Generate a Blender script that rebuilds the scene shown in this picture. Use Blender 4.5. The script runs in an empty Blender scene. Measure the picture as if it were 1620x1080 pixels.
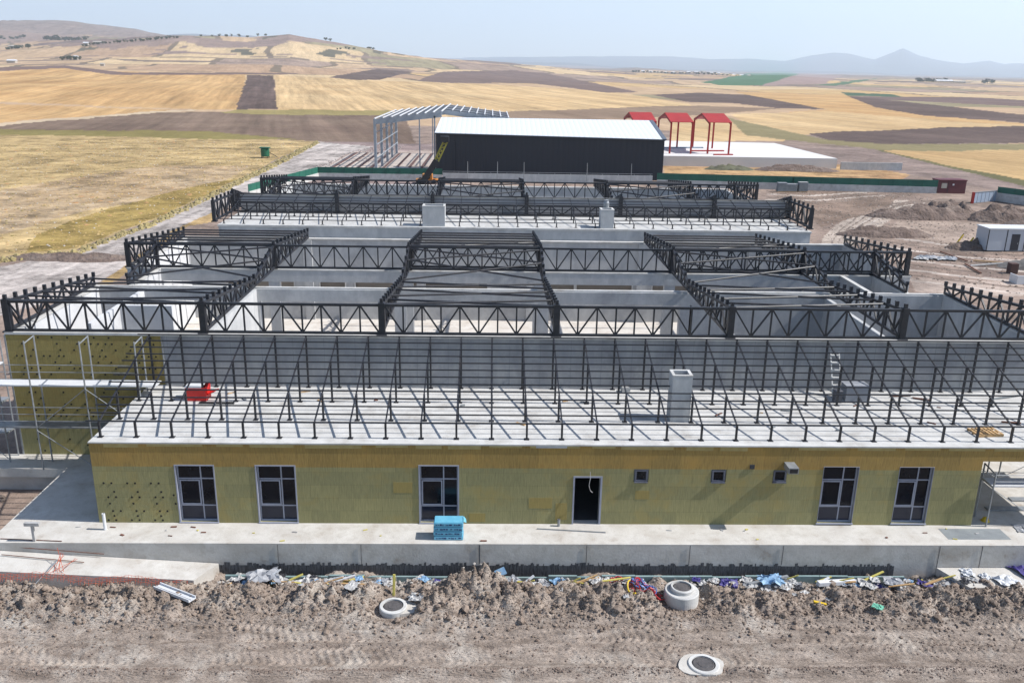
import bpy, bmesh, math, random
import numpy as np
from mathutils import Matrix, Vector
C = bpy.context.scene
COL = C.collection
rnd = random.Random(7)
R = math.radians
# ---------------------------------------------------------------- camera
H = 18.6
F_PX, PITCH, YAW, ROLL = 1371.67, 0.302171, 0.027522, 0.017106
_fw = np.array([math.sin(YAW)*math.cos(PITCH), math.cos(YAW)*math.cos(PITCH), -math.sin(PITCH)])
_r = np.array([math.cos(YAW), -math.sin(YAW), 0.0]); _u = np.cross(_r, _fw)
_r2 = math.cos(ROLL)*_r + math.sin(ROLL)*_u; _u2 = -math.sin(ROLL)*_r + math.cos(ROLL)*_u
cam = bpy.data.cameras.new('camera'); cam_o = bpy.data.objects.new('camera', cam); COL.objects.link(cam_o)
cam.sensor_width = 36; cam.lens = F_PX*36/1620; cam.clip_end = 90000; cam.clip_start = 0.5
cam_o.matrix_world = Matrix(((_r2[0], _u2[0], -_fw[0], 0), (_r2[1], _u2[1], -_fw[1], 0), (_r2[2], _u2[2], -_fw[2], H), (0, 0, 0, 1)))
C.camera = cam_o
def ray(x, y): return _r2*(x-810) - _u2*(y-540) + _fw*F_PX
def at(x, y, z=0.0):
    d = ray(x, y); t = (z-H)/d[2]; return Vector((d[0]*t, d[1]*t, z))
# ---------------------------------------------------------------- light
SUN_DIR = Vector((0.70, -0.05, 0.70)).normalized()
w = bpy.data.worlds.new('World'); C.world = w; w.use_nodes = True
nt = w.node_tree; nt.nodes.clear()
bg = nt.nodes.new('ShaderNodeBackground'); wo = nt.nodes.new('ShaderNodeOutputWorld'); sk = nt.nodes.new('ShaderNodeTexSky')
sk.sky_type = 'NISHITA'; sk.sun_disc = False; sk.sun_elevation = math.asin(SUN_DIR.z); sk.sun_rotation = math.atan2(SUN_DIR.x, SUN_DIR.y)
sk.air_density = 1.0; sk.dust_density = 1.0; sk.altitude = 900
bg.inputs[1].default_value = 0.098
nt.links.new(sk.outputs[0], bg.inputs[0]); nt.links.new(bg.outputs[0], wo.inputs[0])
sl = bpy.data.lights.new('sun', 'SUN'); sl.energy = 4.3; sl.angle = R(0.53); sl.color = (1, 0.965, 0.92)
so = bpy.data.objects.new('sun', sl); COL.objects.link(so); so.rotation_euler = SUN_DIR.to_track_quat('Z', 'Y').to_euler(); so.location = (40, -10, 60)
C.view_settings.view_transform = 'Standard'; C.view_settings.look = 'None'; C.view_settings.exposure = 0.82; C.view_settings.gamma = 1
HAZE = 9.0e-5
# ---------------------------------------------------------------- materials
def lin(c, k=1.0): return tuple((((v/255+0.055)/1.055)**2.4 if v/255 > 0.04045 else v/255/12.92)*k for v in c[:3])
MATS = {}
def mk(name, c1, c2=None, scale=1.0, rough=0.85, bump=0.0, bscale=20.0, stretch=(1, 1, 1), metal=0.0, detail=6, c3=None, s3=0.3, k=1.0, spec=None, lo=0.35, hi=0.65, bdist=0.02):
    if name in MATS: return MATS[name]
    m = bpy.data.materials.new(name); m.use_nodes = True; t = m.node_tree; b = t.nodes['Principled BSDF']; N = t.nodes.new; L = t.links.new
    b.inputs['Roughness'].default_value = rough; b.inputs['Metallic'].default_value = metal
    if spec is not None: b.inputs['Specular IOR Level'].default_value = spec
    c1 = lin(c1, k); c2 = lin(c2, k) if c2 else c1
    geo = N('ShaderNodeNewGeometry'); mp = N('ShaderNodeMapping'); mp.inputs['Scale'].default_value = stretch
    L(geo.outputs['Position'], mp.inputs[0])
    n = N('ShaderNodeTexNoise'); n.inputs['Scale'].default_value = scale; n.inputs['Detail'].default_value = detail; n.inputs['Roughness'].default_value = 0.62
    L(mp.outputs[0], n.inputs[0])
    mr = N('ShaderNodeMapRange'); mr.inputs[1].default_value = lo; mr.inputs[2].default_value = hi; L(n.outputs[0], mr.inputs[0])
    mx = N('ShaderNodeMix'); mx.data_type = 'RGBA'; mx.inputs[6].default_value = (*c1, 1); mx.inputs[7].default_value = (*c2, 1); L(mr.outputs[0], mx.inputs[0])
    out = mx.outputs[2]
    if c3:
        n3 = N('ShaderNodeTexNoise'); n3.inputs['Scale'].default_value = s3; n3.inputs['Detail'].default_value = 8; n3.inputs['Roughness'].default_value = 0.7
        L(geo.outputs['Position'], n3.inputs[0])
        m3 = N('ShaderNodeMapRange'); m3.inputs[1].default_value = 0.5; m3.inputs[2].default_value = 0.72; L(n3.outputs[0], m3.inputs[0])
        x3 = N('ShaderNodeMix'); x3.data_type = 'RGBA'; x3.inputs[7].default_value = (*lin(c3, k), 1); L(out, x3.inputs[6]); L(m3.outputs[0], x3.inputs[0]); out = x3.outputs[2]
    L(out, b.inputs['Base Color'])
    if bump:
        nb = N('ShaderNodeTexNoise'); nb.inputs['Scale'].default_value = bscale; nb.inputs['Detail'].default_value = 8; L(mp.outputs[0], nb.inputs[0])
        bp = N('ShaderNodeBump'); bp.inputs['Strength'].default_value = bump; bp.inputs['Distance'].default_value = bdist; L(nb.outputs[0], bp.inputs['Height']); L(bp.outputs[0], b.inputs['Normal'])
    MATS[name] = m; return m
K = 0.72
concrete = mk('concrete', (202, 201, 198), (222, 221, 218), 1.4, 0.9, 0.25, 14, c3=(178, 174, 168), s3=0.9, k=K)
concrete_tall = mk('concrete_tall', (160, 163, 168), (182, 184, 186), 1.6, 0.85, 0.3, 9, stretch=(1, 1, 0.4), c3=(142, 144, 150), s3=0.5, k=K)
concrete_wall = mk('concrete_wall', (190, 192, 194), (212, 213, 213), 1.6, 0.85, 0.3, 9, stretch=(1, 1, 0.4), c3=(170, 171, 174), s3=0.35, k=K)  # lighter copy of the tall-wall concrete, bounced hall light put into its tone
concrete_dirty = mk('concrete_dirty', (200, 195, 187), (224, 221, 215), 2.2, 0.95, 0.4, 12, c3=(172, 161, 148), s3=1.1, k=K)
steel = mk('dark_steel', (44, 46, 54), (32, 34, 40), 3, 0.5, 0.2, 30, metal=0.0, k=0.8, spec=0.5, c3=(62, 58, 58), s3=1.3)
steel_black = mk('black_plate', (30, 30, 34), (38, 38, 42), 3, 0.6, 0, k=0.8)
galv = mk('galvanised_steel', (176, 180, 184), (152, 156, 160), 4, 0.45, 0, metal=0.35, k=K)
glass = mk('dark_glass', (22, 26, 34), (26, 32, 46), 0.8, 0.12, 0, k=0.5, spec=0.25)
glass_blue = mk('glass_blue_reflection', (30, 38, 60), (26, 34, 56), 0.8, 0.15, 0, k=0.7, spec=0.4)  # bluish reflection on the lower panes put into the glass colour
pvc = mk('window_frame_grey', (176, 180, 196), (162, 166, 182), 2, 0.5, 0, k=K)
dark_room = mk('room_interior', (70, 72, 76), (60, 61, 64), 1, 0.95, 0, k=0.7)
white_paint = mk('white_paint', (232, 234, 236), (222, 224, 228), 2, 0.6, 0, k=K)
plaster = mk('white_wall', (216, 217, 219), (228, 229, 231), 0.8, 0.9, 0.1, k=K, c3=(196, 198, 202), s3=0.5)
bitumen = mk('bitumen', (34, 34, 36), (52, 52, 54), 4, 0.7, 0.3, k=0.8)
xps = mk('teal_board', (150, 172, 172), (120, 144, 146), 2, 0.8, 0, k=K)
blue_pack = mk('blue_pack', (124, 198, 226), (106, 186, 218), 3, 0.45, 0, k=K)
ink = mk('blue_ink', (30, 50, 110), (30, 50, 110), 3, 0.6, 0, k=K)
red_plastic = mk('red_plastic', (214, 38, 34), (200, 34, 30), 3, 0.5, 0, k=0.8)
red_steel = mk('red_steel', (186, 40, 34), (172, 36, 30), 0.5, 0.6, 0, k=0.7)
maroon_m = mk('maroon_paint', (104, 40, 48), (90, 34, 42), 1, 0.6, 0, k=0.8)
black_clad = mk('black_cladding', (36, 40, 52), (40, 44, 56), 0.3, 0.5, 0, k=0.8)
green_sheet = mk('green_sheet', (26, 92, 78), (34, 106, 88), 0.6, 0.6, 0, k=0.8)
green_tank_m = mk('green_tank', (24, 104, 74), (20, 90, 64), 1, 0.5, 0, k=0.8)
wood = mk('pine_wood', (214, 178, 128), (196, 156, 106), 4, 0.8, 0, stretch=(1, 6, 1), k=K)
timber_yellow = mk('yellow_timber', (216, 204, 110), (200, 186, 96), 3, 0.8, 0, k=K)
hose_yellow = mk('yellow_plastic', (226, 190, 40), (226, 190, 40), 3, 0.5, 0, k=K)
orange_m = mk('orange_plastic', (214, 96, 54), (200, 84, 48), 3, 0.6, 0, k=K)
rust = mk('rusty_bar', (128, 84, 66), (104, 70, 58), 5, 0.9, 0, k=K)
soil = mk('loose_soil', (166, 150, 136), (136, 120, 107), 2.2, 1.0, 0.9, 9, c3=(112, 96, 86), s3=1.4, k=K, bdist=0.06)
soil_dark = mk('heaped_soil', (134, 116, 106), (104, 88, 80), 0.8, 1.0, 1.0, 2.5, c3=(150, 134, 122), s3=0.3, k=K, bdist=0.3)
stone_m = mk('clod', (164, 147, 133), (122, 106, 94), 3, 1.0, 0.5, 20, k=K)
plastic_white = mk('white_film', (206, 206, 206), (176, 174, 172), 3, 0.5, 0, k=K)
plastic_grey = mk('grey_film', (176, 178, 182), (150, 152, 158), 3, 0.5, 0, k=K)
plastic_blue = mk('blue_film', (120, 160, 200), (150, 186, 214), 3, 0.5, 0, k=K)
purple_m = mk('purple_tarpaulin', (70, 60, 140), (56, 48, 120), 3, 0.6, 0, k=K)
black_m = mk('black_rag', (40, 40, 46), (58, 58, 66), 3, 0.9, 0, k=K)
cable_red = mk('red_cable', (196, 52, 60), (196, 52, 60), 3, 0.5, 0, k=K)
cable_blue = mk('blue_cable', (88, 120, 190), (88, 120, 190), 3, 0.5, 0, k=K)
crane_yellow = mk('yellow_boom', (176, 168, 60), (150, 142, 50), 2, 0.5, 0, k=K)
crane_orange = mk('orange_body', (214, 140, 50), (206, 130, 44), 2, 0.5, 0, k=K)
leaf = mk('tree_foliage', (70, 84, 58), (52, 66, 46), 0.3, 1.0, 0, k=0.8)
farm_white = mk('farm_roof', (226, 228, 232), (214, 216, 220), 0.2, 0.7, 0, k=K)
farm_wall = mk('farm_wall', (196, 188, 176), (180, 172, 160), 0.2, 0.9, 0, k=K)
block_m = mk('grey_blocks', (150, 156, 158), (130, 136, 140), 1.5, 0.9, 0.3, 6, k=K)
def cladding(name, base, line, period, axis=0, rough=0.5, k=K):
    m = mk(name, base, base, 1, rough, 0, k=k); t = m.node_tree; N = t.nodes.new; L = t.links.new; b = t.nodes['Principled BSDF']
    geo = N('ShaderNodeNewGeometry'); sp = N('ShaderNodeSeparateXYZ'); L(geo.outputs['Position'], sp.inputs[0])
    md = N('ShaderNodeMath'); md.operation = 'PINGPONG'; md.inputs[1].default_value = period; L(sp.outputs[axis], md.inputs[0])
    bp = N('ShaderNodeBump'); bp.inputs['Strength'].default_value = 0.5; bp.inputs['Distance'].default_value = 0.08; L(md.outputs[0], bp.inputs['Height']); L(bp.outputs[0], b.inputs['Normal'])
    mr = N('ShaderNodeMapRange'); mr.inputs[2].default_value = period*0.15; L(md.outputs[0], mr.inputs[0])
    mx = N('ShaderNodeMix'); mx.data_type = 'RGBA'; mx.inputs[6].default_value = (*lin(line, k), 1); mx.inputs[7].default_value = (*lin(base, k), 1); L(mr.outputs[0], mx.inputs[0]); L(mx.outputs[2], b.inputs['Base Color'])
    return m

def wool(name, base, alt, warm, bw=1.2, bh=0.6):
    """mineral wool boards: butted boards with slightly different tone and an upright fibre grain"""
    m = mk(name, base, alt, 7, 1.0, 0.6, 40, stretch=(3.0, 1, 0.3), c3=warm, s3=0.7, k=K); t = m.node_tree; N = t.nodes.new; L = t.links.new; b = t.nodes['Principled BSDF']
    src = b.inputs['Base Color'].links[0].from_socket; geo = N('ShaderNodeNewGeometry'); sp = N('ShaderNodeSeparateXYZ'); cb_ = N('ShaderNodeCombineXYZ'); L(geo.outputs['Position'], sp.inputs[0])
    ad = N('ShaderNodeMath'); ad.operation = 'ADD'; L(sp.outputs[0], ad.inputs[0]); L(sp.outputs[1], ad.inputs[1]); L(ad.outputs[0], cb_.inputs[0]); L(sp.outputs[2], cb_.inputs[1])
    br = N('ShaderNodeTexBrick'); br.inputs['Scale'].default_value = 1; br.inputs['Brick Width'].default_value = bw; br.inputs['Row Height'].default_value = bh; br.inputs['Mortar Size'].default_value = 0.008; br.inputs['Bias'].default_value = 0.0
    br.inputs['Color1'].default_value = (0.90, 0.91, 0.91, 1); br.inputs['Color2'].default_value = (1.08, 1.07, 1.03, 1); br.inputs['Mortar'].default_value = (0.80, 0.79, 0.76, 1); L(cb_.outputs[0], br.inputs['Vector'])
    mu = N('ShaderNodeMix'); mu.data_type = 'RGBA'; mu.blend_type = 'MULTIPLY'; mu.inputs[0].default_value = 1; L(src, mu.inputs[6]); L(br.outputs[0], mu.inputs[7]); L(mu.outputs[2], b.inputs['Base Color']); return m
wool_low = wool('wool_low', (168, 162, 116), (148, 143, 102), (172, 154, 96))
wool_top = wool('wool_top', (182, 152, 88), (154, 128, 74), (190, 152, 82), 1.2, 5.0)
wool_mid = wool('wool_mid', (166, 150, 92), (150, 136, 84), (160, 136, 78))
wool_patch = mk('wool_patch', (172, 154, 94), (158, 142, 86), 7, 1.0, 0.5, 26, stretch=(3, 1, .3), k=K)
roof_sheet = cladding('white_roof_sheet', (236, 240, 244), (206, 214, 222), 0.5)
# ---------------------------------------------------------------- mesh helpers
class MB:
    def __init__(s): s.v = []; s.f = []
    def poly(s, pts, faces):
        o = len(s.v); s.v += [tuple(p) for p in pts]; s.f += [tuple(i+o for i in f) for f in faces]; return s
    def box(s, a, b):
        x0, x1 = sorted((a[0], b[0])); y0, y1 = sorted((a[1], b[1])); z0, z1 = sorted((a[2], b[2]))
        return s.poly([(x0,y0,z0),(x1,y0,z0),(x1,y1,z0),(x0,y1,z0),(x0,y0,z1),(x1,y0,z1),(x1,y1,z1),(x0,y1,z1)],
                      [(0,3,2,1),(4,5,6,7),(0,1,5,4),(1,2,6,5),(2,3,7,6),(3,0,4,7)])
    def bar(s, p, q, w, h=None):
        p = Vector(p); q = Vector(q); d = (q-p)
        if d.length < 1e-6: return s
        d.normalize(); h = h or w
        a = d.cross(Vector((0, 0, 1)));
        if a.length < 0.05: a = Vector((1, 0, 0))
        a.normalize(); b = a.cross(d).normalized(); a = a*w/2; b = b*h/2
        pts = [p-a-b, p+a-b, p+a+b, p-a+b, q-a-b, q+a-b, q+a+b, q-a+b]
        return s.poly(pts, [(0,1,2,3),(7,6,5,4),(0,4,5,1),(1,5,6,2),(2,6,7,3),(3,7,4,0)])
    def tube(s, pts, r, n=8, cap=True):
        pts = [Vector(p) for p in pts]; o = len(s.v); m = len(pts); rs = r if isinstance(r, (list, tuple)) else [r]*m
        for i, p in enumerate(pts):
            d = (pts[min(i+1, m-1)]-pts[max(i-1, 0)]).normalized(); a = d.cross(Vector((0.13, 0.2, 1)))
            if a.length < 0.05: a = d.cross(Vector((1, 0, 0)))
            a.normalize(); b = d.cross(a)
            for j in range(n):
                t = 2*math.pi*j/n; s.v.append(tuple(p+(a*math.cos(t)+b*math.sin(t))*rs[i]))
        for i in range(m-1):
            for j in range(n): s.f.append((o+i*n+j, o+i*n+(j+1)%n, o+(i+1)*n+(j+1)%n, o+(i+1)*n+j))
        if cap: s.f.append(tuple(o+j for j in range(n))[::-1]); s.f.append(tuple(o+(m-1)*n+j for j in range(n)))
        return s
    def lathe(s, c, prof, n=32):
        o = len(s.v); m = len(prof)
        for (r, z) in prof:
            for j in range(n):
                t = 2*math.pi*j/n; s.v.append((c[0]+r*math.cos(t), c[1]+r*math.sin(t), c[2]+z))
        for i in range(m-1):
            for j in range(n): s.f.append((o+i*n+j, o+i*n+(j+1)%n, o+(i+1)*n+(j+1)%n, o+(i+1)*n+j))
        return s
    def build(s, name, m, parent=None, smooth=False, **kw):
        me = bpy.data.meshes.new(name); me.from_pydata(s.v, [], s.f); me.update()
        if smooth: me.polygons.foreach_set('use_smooth', [True]*len(me.polygons))
        me.materials.append(m); o = bpy.data.objects.new(name, me); COL.objects.link(o)
        if parent: o.parent = parent; o.matrix_parent_inverse = Matrix.Translation(parent.location).inverted() if True else None
        for k_, v_ in kw.items(): o[k_] = v_
        return o
def recenter(o):
    """put a single-mesh thing's origin at its base"""
    co = np.array([v.co[:] for v in o.data.vertices]); c = Vector(((co[:,0].min()+co[:,0].max())/2, (co[:,1].min()+co[:,1].max())/2, co[:,2].min()))
    o.data.transform(Matrix.Translation(-c)); o.location = c; return o
def thing(name, label, cat, loc=(0, 0, 0), group=None):
    o = bpy.data.objects.new(name, None); COL.objects.link(o); o.location = loc; o.empty_display_size = 0.5
    o['label'] = label; o['category'] = cat
    if group: o['group'] = group
    return o
def tag(o, label, cat, group=None):
    o['label'] = label; o['category'] = cat
    if group: o['group'] = group
    return recenter(o)
def struct(o): o['kind'] = 'structure'; return o
def holes_wall(mb, x0, x1, z0, z1, y0, y1, holes):
    """wall in the X-Z plane with rectangular openings"""
    xs = sorted({x0, x1, *[h[0] for h in holes if x0 < h[0] < x1], *[h[1] for h in holes if x0 < h[1] < x1]})
    for a, b in zip(xs, xs[1:]):
        cuts = sorted([(max(h[2], z0), min(h[3], z1)) for h in holes if h[0] <= a+1e-6 and h[1] >= b-1e-6 and h[3] > z0 and h[2] < z1])
        z = z0
        for c0, c1 in cuts:
            if c0 > z+1e-6: mb.box((a, y0, z), (b, y1, c0))
            z = c1
        if z1 > z+1e-6: mb.box((a, y0, z), (b, y1, z1))
    return mb
def vnoise(x, y, seed=0):
    """smooth value noise, numpy arrays"""
    xi = np.floor(x).astype(np.int64); yi = np.floor(y).astype(np.int64); fx = x-xi; fy = y-yi; fx = fx*fx*(3-2*fx); fy = fy*fy*(3-2*fy)
    def h(a, b):
        n = (a*374761393 + b*668265263 + seed*1442695041) & 0x7fffffff; n = ((n ^ (n >> 13))*1274126177) & 0x7fffffff; n = (n ^ (n >> 16)) & 0xffff
        return n/65535.0
    return (h(xi, yi)*(1-fx)+h(xi+1, yi)*fx)*(1-fy)+(h(xi, yi+1)*(1-fx)+h(xi+1, yi+1)*fx)*fy
def fbm(x, y, o=5, seed=0, g=0.5):
    a = 1; t = 0; s = 0
    for i in range(o): s = s+a*(vnoise(x*2**i, y*2**i, seed+i)-0.5)*2; t += a; a *= g
    return s/t
def grid_object(name, X, Y, Z, m, smooth=True, cols=None):
    n, k = X.shape; co = np.stack([X, Y, Z], -1).reshape(-1, 3).astype(np.float32)
    i = np.arange(n*k).reshape(n, k); q = np.stack([i[:-1, :-1], i[:-1, 1:], i[1:, 1:], i[1:, :-1]], -1).reshape(-1, 4)
    me = bpy.data.meshes.new(name); me.vertices.add(len(co)); me.vertices.foreach_set('co', co.ravel()); me.loops.add(q.size); me.loops.foreach_set('vertex_index', q.ravel().astype(np.int32))
    me.polygons.add(len(q)); me.polygons.foreach_set('loop_start', np.arange(0, q.size, 4, dtype=np.int32)); me.polygons.foreach_set('loop_total', np.full(len(q), 4, np.int32))
    me.polygons.foreach_set('use_smooth', np.full(len(q), smooth)); me.update(calc_edges=True)
    for nm, c in (cols or {}).items():
        a = me.color_attributes.new(nm, 'FLOAT_COLOR', 'POINT'); cc = np.ones((len(co), 4), np.float32); cc[:, :c.shape[-1]] = c.reshape(len(co), -1); a.data.foreach_set('color', cc.ravel())
    me.materials.append(m); o = bpy.data.objects.new(name, me); COL.objects.link(o); return o
# ================================================================ TERRAIN
GZ = -1.25                                             # level of the site
TX = [-1500, -600, 0, 100, 160, 220, 300, 400, 460, 520, 600, 700, 800, 900, 1000, 1060, 1130, 1180, 1220, 1240, 1280, 1315, 1340, 1380, 1400, 1422, 1450, 1480, 1500, 1520, 1560, 1585, 1620, 2200, 3200]
def row(d):
    k_ = sorted(d); return [float(np.interp(x, k_, [d[q] for q in k_])) for x in TX]
ROWS = [  # radius, height of the ground in photo pixels below (+) or above (-) the eye level, per bearing
 (400, None), (700, row({-1500: 36, 0: 34, 400: 32, 620: 38, 1000: 40, 2200: 40})),
 (1000, row({-1500: 18, 0: 15, 110: 14, 400: 15, 620: 21, 820: 25, 1000: 28, 1160: 27, 1340: 28, 1620: 30, 2200: 30})),
 (1600, row({-1500: 2, 0: 4, 400: -2, 460: -2, 600: 4, 800: 12, 1000: 18, 1160: 19, 1340: 20, 1620: 22})),
 (2500, row({-1500: -10, 0: -16, 220: -34, 300: -43, 330: -43, 370: -42, 420: -36, 446: -44, 462: -45, 480: -40, 520: -36, 560: -28, 600: -22, 650: -16, 700: -11, 760: -8, 810: -5, 900: -2, 1000: 4, 1160: 6, 1250: 4, 1400: 10, 1620: 11})),
 (3400, row({-1500: -20, 0: -25, 220: -34, 460: -30, 600: -10, 800: -4, 1000: 0, 1200: 4, 1620: 7})),
 (5500, row({-1500: -50, -600: -64, 0: -62, 60: -60, 110: -60, 160: -56, 220: -49, 250: -44, 300: -36, 400: -26, 600: -8, 800: -4, 1000: -2, 1200: 1, 1620: 3})),
 (9000, row({-1500: -30, 0: -30, 400: -20, 800: -4, 1200: -1, 1620: 1})),
 (13000, row({-1500: -20, 0: -30, 280: -44, 340: -52, 390: -49, 450: -40, 620: -8, 780: -10, 850: -14, 1000: -6, 1620: -2})),
 (19000, row({-1500: -20, 0: -20, 400: -20, 620: -10, 700: -15, 800: -20, 850: -24, 905: -22, 1010: -24, 1050: -26, 1110: -20, 1150: -24, 1240: -20, 1280: -30, 1315: -36, 1340: -34, 1380: -26, 1400: -35, 1422: -45, 1450: -33, 1480: -27, 1520: -21, 1560: -26, 1585: -21, 1620: -24, 2200: -20})),
 (21500, row({-1500: 0, 0: 0, 1620: 0})),
]
def yh(x): return 110.5+0.0171*(x-778)
_az = []; 
for x in TX:
    d = ray(x, yh(x)); _az.append(math.atan2(d[0], d[1]))
_az = np.array(_az)
_rr = [300.0]; _zz = [np.full(len(TX), GZ)]
for r_, dys in ROWS:
    if dys is None: _rr.append(r_); _zz.append(np.full(len(TX), GZ)); continue
    z_ = []
    for x, dy in zip(TX, dys):
        xx = x
        d = ray(xx, yh(xx)+dy); z_.append(H + r_*d[2]/math.hypot(d[0], d[1]))
    _rr.append(r_); _zz.append(np.array(z_))
_lr = np.log(np.array(_rr)); _zz = np.array(_zz)
def ter(X, Y):
    X = np.asarray(X, float); Y = np.asarray(Y, float); r_ = np.hypot(X, Y); az = np.arctan2(X, Y); sh = X.shape
    a = np.interp(az.ravel(), _az, np.arange(len(_az))); l = np.interp(np.log(np.maximum(r_.ravel(), 1)), _lr, np.arange(len(_lr)))
    ai = np.minimum(a.astype(int), len(_az)-2); li = np.minimum(l.astype(int), len(_lr)-2); fa = a-ai; fl = l-li; fl = fl*fl*(3-2*fl)
    z = (_zz[li, ai]*(1-fa)+_zz[li, ai+1]*fa)*(1-fl)+(_zz[li+1, ai]*(1-fa)+_zz[li+1, ai+1]*fa)*fl
    z = z.reshape(sh); s = np.clip((r_-900)/2500, 0, 1)
    z = z+np.clip((r_-650)/500, 0, 1)*np.clip((6000-r_)/1500, 0, 1)*5.5*fbm(X/330, Y/240, 3, 63); rid = 1-2*np.abs(fbm(X/520, Y/420, 4, 43)); z = z+s*np.minimum(r_, 6000)*0.0030*fbm(X/420, Y/420, 4, 3)+np.clip((r_-1700)/1200, 0, 1)*np.clip((8000-r_)/2000, 0, 1)*np.clip(0.9-np.arctan2(X, Y)*2.2, 0.15, 1)*20*(rid-0.4)+np.clip((r_-9000)/4000, 0, 1)*28*fbm(X/1100, Y/1100, 4, 9)*np.clip((19500-r_)/500, 0.2, 1)
    s2 = np.clip((r_-60)/60, 0, 1)*np.clip((1200-r_)/800, 0, 1)
    return z+s2*0.10*fbm(X/7, Y/7, 4, 5)
def tz(x, y): return float(ter(np.array([x]), np.array([y]))[0])
rr = [22.0]
while rr[-1] < 21500:
    r_ = rr[-1]; rr.append(r_+(0.009*r_ if r_ < 90 else min(max(r_*r_*1.15/28450, 0.004*r_), 0.012*r_)))
azs = np.concatenate([np.radians(np.arange(-80, -34, 1.0)), np.radians(np.arange(-34, 36, 0.082)), np.radians(np.arange(36, 81, 1.0))])
RR, AA = np.meshgrid(np.array(rr), azs, indexing='ij'); TXX = RR*np.sin(AA); TYY = RR*np.cos(AA)
TZZ = ter(TXX, TYY)
TZZ = np.where((TYY < 34) & (RR < 80), np.minimum(TZZ, -2.6), TZZ)     # the foreground yard has its own finer sheet
TZZ = np.where((TYY < 76) & (TYY > 31) & (TXX > -19) & (TXX < 30), -2.6, TZZ)
# photo-plane position of each ground point, used only to look up which field a piece of ground belongs to
D0 = np.stack([TXX, TYY, TZZ-H], -1); dep = D0@_fw; dep = np.where(dep < 1, 1, dep); PX = 810+F_PX*(D0@_r2)/dep; PY = 540-F_PX*(D0@_u2)/dep
wob = 4.0*fbm(TXX/22, TYY/22, 5, 21, 0.65)*np.clip(200/np.maximum(RR, 1), 0.06, 1)+1.1*fbm(TXX/130, TYY/130, 4, 22)*np.clip((RR-400)/400, 0, 1)
def inpoly(poly):
    xs, ys = zip(*poly); m = (PX > min(xs)-1) & (PX < max(xs)+1) & (PY > min(ys)-3) & (PY < max(ys)+3); r = np.zeros(PX.shape, bool)
    px = PX[m]+wob[m]*2; py = PY[m]+wob[m]; c = np.zeros(px.shape, bool); n = len(poly)
    for i in range(n):
        x1, y1 = poly[i]; x2, y2 = poly[(i+1) % n]
        if y1 == y2: continue
        c ^= ((y1 > py) != (y2 > py)) & (px < (x2-x1)*(py-y1)/(y2-y1)+x1)
    r[m] = c; return r
C1 = np.zeros(PX.shape+(3,), np.float32); C2 = C1.copy(); ST = np.zeros(PX.shape+(3,), np.float32)
KF = 0.70
def paint(mask, a, b, stripe=0.0, coarse=0.0):
    C1[mask] = lin(a, KF); C2[mask] = lin(b, KF); ST[mask] = (stripe, coarse, 0)
paint(np.ones(PX.shape, bool), (176, 156, 142), (146, 127, 116), 0.15, 1)          # site dirt
far = RR > 330
paint(far, (206, 178, 146), (190, 160, 130), 0.5)
th_ = 0.24+0.5*fbm(TXX/2500, TYY/2500, 2, 51); wx = 55*fbm(TXX/300, TYY/300, 3, 52); wy = 55*fbm(TXX/300, TYY/300, 3, 53)
cu = (TXX*math.cos(.24)+TYY*math.sin(.24)+wx)/(190+0*TXX); cv = (-TXX*math.sin(.24)+TYY*math.cos(.24)+wy)/360
ci = np.floor(cu+0.6*np.floor(cv*1.0)).astype(np.int64); cj = np.floor(cv).astype(np.int64)
hh_ = ((ci*73856093) ^ (cj*19349663)) & 0xffff; cell = ((hh_*40503) & 0xffff)/65535.0
PAL = [((208, 180, 146), (190, 160, 128)), ((222, 196, 156), (206, 178, 138)), ((196, 166, 136), (176, 146, 120)), ((178, 156, 138), (156, 134, 120)), ((140, 120, 112), (112, 94, 90)), ((214, 184, 136), (196, 162, 114)), ((170, 158, 126), (146, 136, 108))]
mz = RR > 620
for i_, (lo_, hi_) in enumerate(((0, .24), (.24, .42), (.42, .58), (.58, .70), (.70, .80), (.80, .93), (.93, 1.01))): paint(mz & (cell >= lo_) & (cell < hi_), PAL[i_][0], PAL[i_][1], 0.7)
eg_ = np.minimum(np.abs((cu+0.6*np.floor(cv))-np.round(cu+0.6*np.floor(cv)))*190, np.abs(cv-np.round(cv))*360)
paint(mz & (RR > 1000) & (eg_ < 6), (140, 124, 104), (116, 102, 88), 0)
band = vnoise(np.log(RR)*40+2.2*fbm(AA*5, RR/1600, 4, 8), AA*9, 31)
m = (RR > 1500); paint(m & (band > 0.80), (142, 124, 112), (116, 102, 94), 0.4); paint(m & (band < 0.13), (160, 140, 126), (134, 116, 106), 0.4)
m = (RR > 1900) & (PX < 640) & (fbm(TXX/260, TYY/420, 5, 71) > 0.02); paint(m, (166, 144, 132), (136, 116, 108), 0.5)
m = (RR > 1900) & (RR < 3400) & (PX < 640) & (fbm(TXX/70, TYY/120, 4, 72) > 0.42); paint(m, (112, 106, 88), (92, 88, 76), 0)
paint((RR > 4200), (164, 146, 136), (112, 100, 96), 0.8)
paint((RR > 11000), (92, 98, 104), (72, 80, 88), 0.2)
gold = ((214, 180, 130), (192, 150, 102)); gold2 = ((222, 194, 150), (200, 166, 120)); plow = ((126, 108, 100), (88, 74, 70))
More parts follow.
